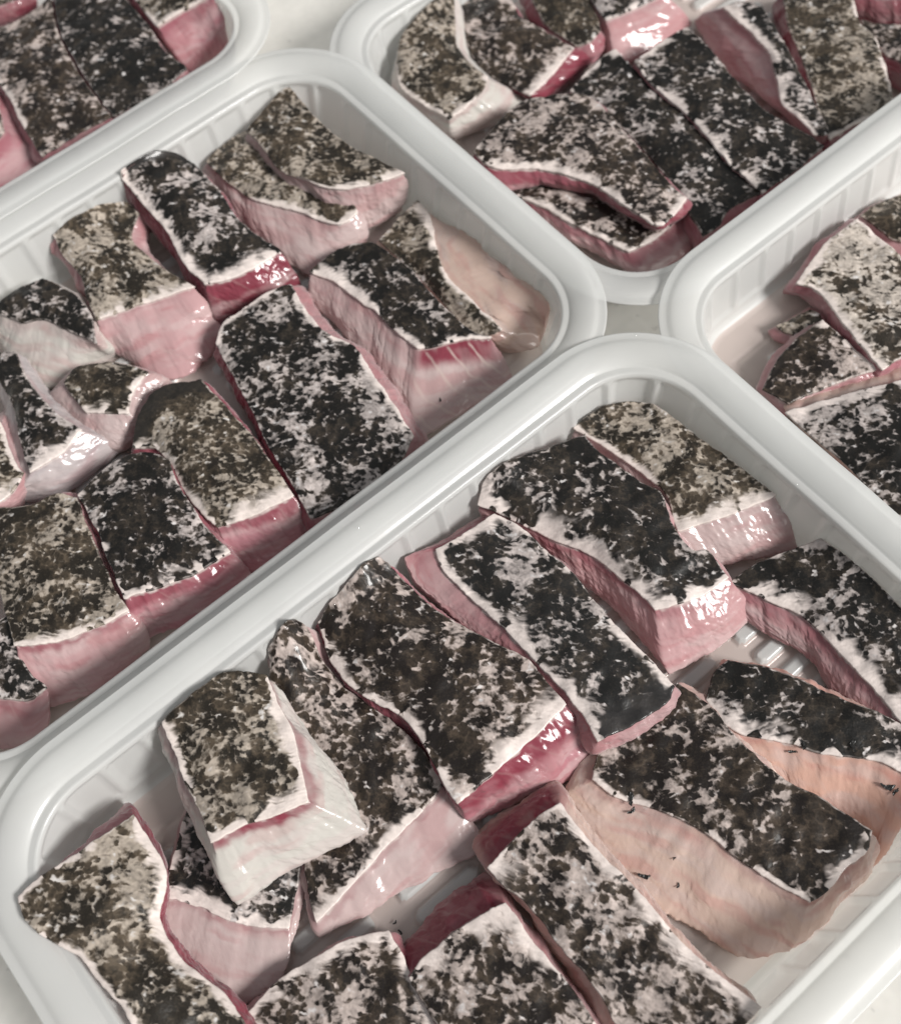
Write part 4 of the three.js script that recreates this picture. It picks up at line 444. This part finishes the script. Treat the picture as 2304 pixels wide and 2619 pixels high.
// ---------------------------------------------------------------- thin juice standing on the tray bases
const juiceMat = new THREE.MeshPhysicalMaterial({ color: new THREE.Color(0.975, 0.90, 0.88), roughness: 0.03, transmission: 1, thickness: 0, ior: 1.34, side: THREE.DoubleSide });
for (const [key, label] of [['A', 'thin pinkish juice pooled under the crimson striped fish chunk'], ['B', 'thin pinkish juice over the slotted base of the tray'], ['C', 'thin juice pooled under the slashed fish slab'], ['E', 'thin juice pooled by the cream blotched fish chunk']]) {
  const [ox, oz] = TRAYS[key].o, cx = ox + TW / 2, cz = oz + TL / 2, hx = TW / 2 - 17.2, hz = TL / 2 - 17.2, r = 14.6, pos = [], idx = [], n = 90, m = 64;
  for (let j = 0; j <= m; j++) for (let i = 0; i <= n; i++) {
    let x = mix(-hx, hx, i / n), z = mix(-hz, hz, j / m); const ax = Math.max(0, Math.abs(x) - hx + r), az = Math.max(0, Math.abs(z) - hz + r), l = Math.hypot(ax, az);
    if (l > r) { x = Math.sign(x) * (hx - r + ax * r / l); z = Math.sign(z) * (hz - r + az * r / l); }
    pos.push(x / 1000, (2.1 + 0.55 + 0.35 * (fbm((x + cx) * 0.06 + 9, (z + cz) * 0.06) - 0.5) + liftAt(key, cx + x, cz + z)) / 1000, z / 1000);
  }
  for (let j = 0; j < m; j++) for (let i = 0; i < n; i++) { const a = j * (n + 1) + i, b = a + 1, d = a + n + 1; idx.push(a, d, b, b, d, d + 1); }
  const o = mesh(numbered('fish_juice'), geom(pos, idx), juiceMat, scene); o.position.set(cx / 1000, 0, cz / 1000);
  tag(o, label, 'liquid', 'juice in the trays');
}

// ---------------------------------------------------------------- loose flecks of skin and drops of water
scene.updateMatrixWorld(true);
const ray = new THREE.Raycaster();
const ground = (x, z) => { ray.set(new THREE.Vector3(x / 1000, 0.08, z / 1000), new THREE.Vector3(0, -1, 0)); const h = ray.intersectObjects(scene.children, true)[0]; return h ? [h.point.y * 1000, h.face.normal, h.object.name, h.object.parent.userData.fleshWord] : [0, new THREE.Vector3(0, 1, 0)]; };
const fleckMat = new THREE.MeshPhysicalMaterial({ color: new THREE.Color(0.012, 0.011, 0.010), roughness: 0.35, side: THREE.DoubleSide });
function fleck([x, , z, size, turn], k, label) {
  const [y, nrm, on, word] = ground(x, z), pos = [], idx = [], n = 18, m = 6; // a ragged curled sliver
  if (label.includes('bare flesh') !== (on === 'flesh' || on === 'skin')) { console.log('fleck off target', k, on); return; }
  for (let j = 0; j <= m; j++) for (let i = 0; i <= n; i++) {
    const u = i / n - 0.5, v = j / m - 0.5, w = size * (0.22 + 0.22 * vn(i * 0.45 + k * 7, 3)) * (1 - Math.pow(Math.abs(u) * 2, 4));
    pos.push(u * size / 1000, (0.22 + 0.35 * Math.abs(u) * size * 0.3 + 0.25 * (vn(i * 0.6, j * 0.8 + k * 5) - 0.3)) / 1000, (v * w + Math.sin(u * 4 + k) * size * 0.16) / 1000);
  }
  for (let j = 0; j < m; j++) for (let i = 0; i < n; i++) { const a = j * (n + 1) + i; idx.push(a, a + n + 1, a + 1, a + 1, a + n + 1, a + n + 2); }
  const o = mesh(numbered('skin_fleck'), geom(pos, idx), fleckMat, scene);
  o.position.set(x / 1000, y / 1000, z / 1000);
  const q = new THREE.Quaternion().setFromUnitVectors(new THREE.Vector3(0, 1, 0), nrm.y > 0.2 ? nrm : new THREE.Vector3(0, 1, 0));
  o.quaternion.copy(q).multiply(new THREE.Quaternion().setFromAxisAngle(new THREE.Vector3(0, 1, 0), turn));
  if (word) label = `${size > 2.5 ? 'long curled' : size > 1.6 ? 'short' : 'tiny'} black fleck of skin stuck to ${on === 'skin' ? 'the skin edge above' : ''} ${word} flesh`.replace('  ', ' ');
  tag(o, label, 'fleck', label.includes('base') ? 'flecks on the tray base' : 'flecks on the fish');
}
const spots = [...FLECKS.map((f) => [f, 'tiny loose black fleck of skin stuck on bare flesh']), ...FLOOR_FLECKS.map((f) => [f, 'tiny loose black fleck of skin on the slotted tray base'])];
spots.forEach(([f, l], k) => fleck(f, k, l));
const water = new THREE.MeshPhysicalMaterial({ color: 0xffffff, roughness: 0.02, transmission: 1, thickness: 0, ior: 1.4 });
const dropGeo = new THREE.SphereGeometry(1, 24, 12, 0, Math.PI * 2, 0, Math.PI / 2);
DROPS.forEach(([x, , z, r], k) => {
  const [y] = ground(x, z), o = mesh(numbered('water_drop'), dropGeo, water, scene);
  o.position.set(x / 1000, (y - 0.05) / 1000, z / 1000); o.scale.set(r / 1000, r * 0.55 / 1000, r * (0.8 + 0.3 * (k % 2)) / 1000);
  tag(o, 'small clear water drop on the flange of the slotted tray', 'water drop', 'water drops on the flange');
});

renderer.render(scene, camera);
